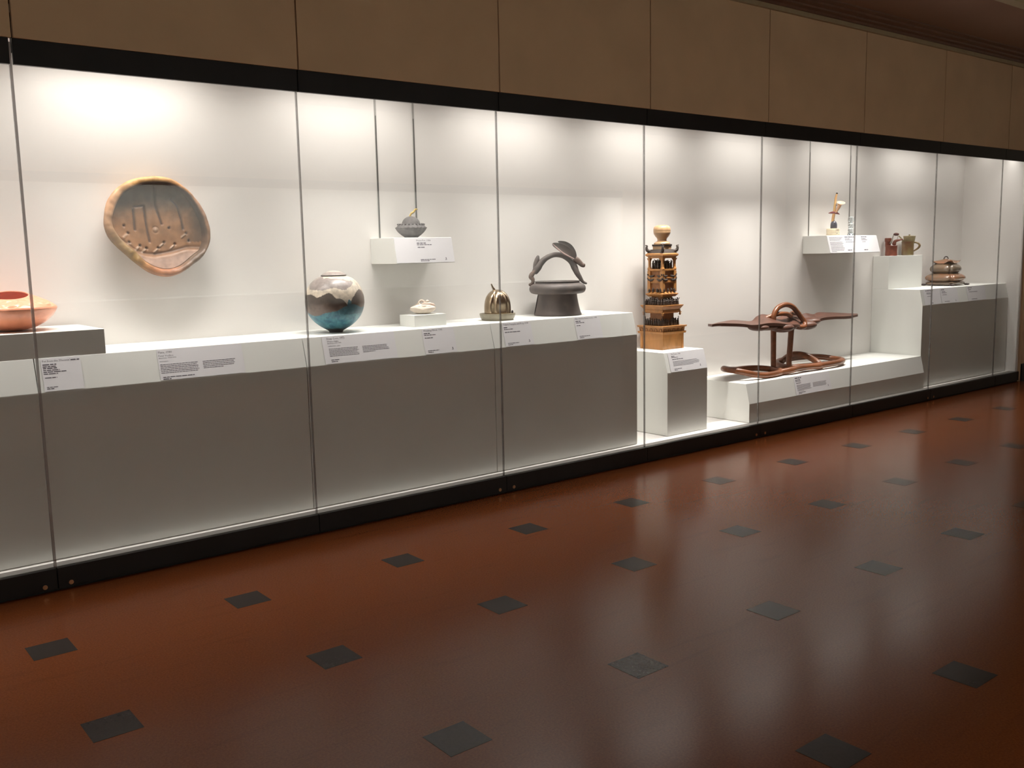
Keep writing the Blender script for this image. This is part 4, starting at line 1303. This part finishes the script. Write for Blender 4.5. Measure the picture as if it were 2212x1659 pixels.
# --- two small teapots ------------------------------------------------------------------
def red_teapot():
    s = 0.004894 / 16.59
    e = spot('red_teapot', 9.435, 0.60, 1.4495, 'small brick-red teapot with a chimney and arched handle, beside the olive one', 'teapot')
    red = mat('brick_red_glaze', (0.20, 0.048, 0.026), 0.35, var=0.22, scale=30, coat=0.2)
    grey = mat('grey_handle_wire', (0.40, 0.36, 0.30), 0.45, var=0.1)
    fx = lambda x: (x - 680) * s
    fz = lambda y: (1212 - y) * s
    G().lathe([(r * s, z * s) for r, z in [(196, 0), (206, 4), (206, 20), (200, 180), (202, 345), (206, 358), (200, 366), (186, 362), (2, 350)]], 44).obj('body', red, e, True, 45)
    ch = G().lathe([(r * s, fz(y)) for r, y in [(95, 900), (98, 730), (100, 715), (114, 705), (116, 600), (112, 585), (100, 582), (96, 600), (94, 640), (2, 645)]], 32, fx(565), 60 * s).obj('chimney', red, e, True, 45)
    sp = smooth_path([(fx(770), 0, fz(800)), (fx(790), 0, fz(720)), (fx(840), 0, fz(685)), (fx(930), 0, fz(665)), (fx(1045), 0, fz(640))], 5)
    G().tube(sp, [s * r for r in lerp_list([70, 60, 48, 34, 18], len(sp))], 12).obj('spout', red, e, True, None)
    hp = smooth_path([(fx(655), -30 * s, fz(770)), (fx(690), -30 * s, fz(680)), (fx(715), -30 * s, fz(580)), (fx(745), -30 * s, fz(490)), (fx(830), -30 * s, fz(450)), (fx(885), -30 * s, fz(520)), (fx(862), -20 * s, fz(640)), (fx(850), 0, fz(700))], 5)
    hd = G().tube(hp, [s * r for r in lerp_list([34, 28, 20, 16, 16, 10, 9, 9], len(hp))], 10).obj('handle', grey, e, True, None)
    G().ell((fx(828), -30 * s, fz(455)), (98 * s, 54 * s, 54 * s), 20, 12).obj('grip', mat('oxblood_grip', (0.12, 0.035, 0.03), 0.3, var=0.3, coat=0.3), hd, True, None)
red_teapot()

def olive_teapot():
    s = 0.004992 / 16.59
    e = spot('olive_teapot', 9.765, 0.60, 1.4495, 'small olive and brown coffee pot with a flared lid and ear handle', 'teapot')
    ol = mat('olive_ochre_glaze', (0.215, 0.165, 0.065), 0.32, col2=(0.14, 0.062, 0.03), scale=9, coat=0.3)
    pale = mat('khaki_lid_glaze', (0.27, 0.22, 0.12), 0.4, var=0.15, scale=30)
    fx = lambda x: (x - 1265) * s
    fz = lambda y: (1185 - y) * s
    G().lathe([(r * s, z * s) for r, z in [(186, 0), (200, 5), (205, 24), (204, 250), (206, 420), (214, 460), (216, 480), (204, 488), (190, 480), (2, 470)]], 44).obj('body', ol, e, True, 45)
    ld = G().lathe([(r * s, z * s) for r, z in [(172, 478), (180, 500), (198, 620), (208, 665), (208, 676), (196, 680), (60, 690), (24, 694), (30, 706), (34, 720), (26, 735), (2, 740)]], 44, fx(1310)).obj('lid', pale, e, True, 45)
    hp = smooth_path([(fx(1455), 0, fz(735)), (fx(1540), 0, fz(740)), (fx(1620), 0, fz(785)), (fx(1655), 0, fz(850)), (fx(1620), 0, fz(925)), (fx(1550), 0, fz(985)), (fx(1460), 0, fz(1040))], 5)
    G().tube(hp, [s * r for r in lerp_list([22, 20, 22, 26, 24, 20, 16], len(hp))], 10, flat=1.6).obj('handle', ol, e, True, None)
    sp = smooth_path([(fx(1150), -20 * s, fz(800)), (fx(1120), -30 * s, fz(720)), (fx(1070), -30 * s, fz(630)), (fx(1010), -30 * s, fz(550)), (fx(962), -30 * s, fz(500))], 5)
    G().tube(sp, [s * r for r in lerp_list([60, 44, 30, 24, 20], len(sp))], 12).obj('spout', pale, e, True, None)
olive_teapot()

# --- stacked pagoda jar --------------------------------------------------------------------
def pagoda_jar():
    a = 0.355
    x0, y0 = 10.155, 0.285
    cx, cy = x0 + a / 2, y0 + a / 2
    e = tag(empty('stacked_jar', (cx, cy, 1.1085)), 'glossy brown jar of two stacked square cushions with an upturned roof lid', 'jar')
    k = 0.0051 / 16.59
    m = mat('brown_salt_glaze', (0.20, 0.125, 0.075), 0.22, col2=(0.145, 0.11, 0.08), scale=6, coat=0.6)
    rust = mat('orange_salt_glaze', (0.28, 0.11, 0.05), 0.22, col2=(0.19, 0.13, 0.085), scale=7, coat=0.6)
    dk = mat('dark_feet_glaze', (0.045, 0.03, 0.03), 0.35)
    def cushion_tier(name, z0, z1, half, mt, notch=0.12, lift=0.0):
        rings = []
        n = 256
        for i in range(21):
            t = i / 20
            zz = z0 + (z1 - z0) * t
            bul = (math.sin(PI * (0.10 + 0.80 * t ** 0.85))) ** 0.55
            row = []
            for j in range(n):
                an = 2 * PI * j / n
                ca, sa = math.cos(an), math.sin(an)
                p = 5.0
                r = half / ((abs(ca) ** p + abs(sa) ** p) ** (1 / p))
                corner = abs(math.sin(2 * an)) ** 60
                r *= bul * (1 - 0.10 * abs(math.sin(2 * an)) ** 4) * (1 - 0.085 * corner)
                row.append((r * ca, r * sa, zz + lift * abs(math.sin(2 * an)) ** 3 * t))
            rings.append(row)
        return G().quadgrid(rings, True, True, True).obj(name, mt, e, True, None)
    Z = lambda y: (1262 - y) * k
    # foot ring with four stubby feet
    rings = []
    for zz, h in ((Z(1240), a * 0.40), (Z(1225), a * 0.46), (Z(1160), a * 0.475), (Z(1125), a * 0.44)):
        rings.append([(h / ((abs(math.cos(t)) ** 5 + abs(math.sin(t)) ** 5) ** 0.2) * math.cos(t), h / ((abs(math.cos(t)) ** 5 + abs(math.sin(t)) ** 5) ** 0.2) * math.sin(t), zz) for t in [2 * PI * j / 64 for j in range(64)]])
    G().quadgrid(rings, True, True, True).obj('foot_ring', m, e, True, 50)
    for sx in (-1, 1):
        for sy in (-1, 1):
            G().ell((sx * a * 0.455, sy * a * 0.455, Z(1225)), (0.030, 0.030, Z(1225) * 1.0), 14, 8).obj('foot', dk, e, True, None)
    cushion_tier('lower_cushion', Z(1150), Z(800), a * 0.54, rust)
    cushion_tier('upper_cushion', Z(860), Z(450), a * 0.42, m)
    # roof lid with upswept corners
    rings = []
    n = 96
    for t, half, z in ((0, 0.02, 315), (0.2, 0.04, 335), (0.45, 0.075, 375), (0.7, 0.11, 425), (0.9, 0.133, 462), (1.0, 0.142, 474), (0.98, 0.135, 492), (0.5, 0.07, 470)):
        row = []
        for j in range(n):
            an = 2 * PI * j / n
            ca, sa = math.cos(an), math.sin(an)
            r = half * 0.78 / ((abs(ca) ** 7 + abs(sa) ** 7) ** (1 / 7))
            c_ = abs(math.sin(2 * an)) ** 6
            r *= 1 + 0.10 * c_ * t
            row.append((r * ca, r * sa, Z(z) + c_ * t ** 3 * 0.034))
        rings.append(row)
    roof = G().quadgrid(rings, True, True, True).obj('roof_lid', rust, e, True, 60)
    hp = [(0.021 * math.cos(t) * 1.0, -0.021 * math.cos(t) * 0.6, Z(325) + 0.028 * math.sin(t)) for t in [PI * i / 16 for i in range(17)]]
    G().tube(hp, 0.0052, 8).obj('loop_handle', dk, roof, True, None)
pagoda_jar()
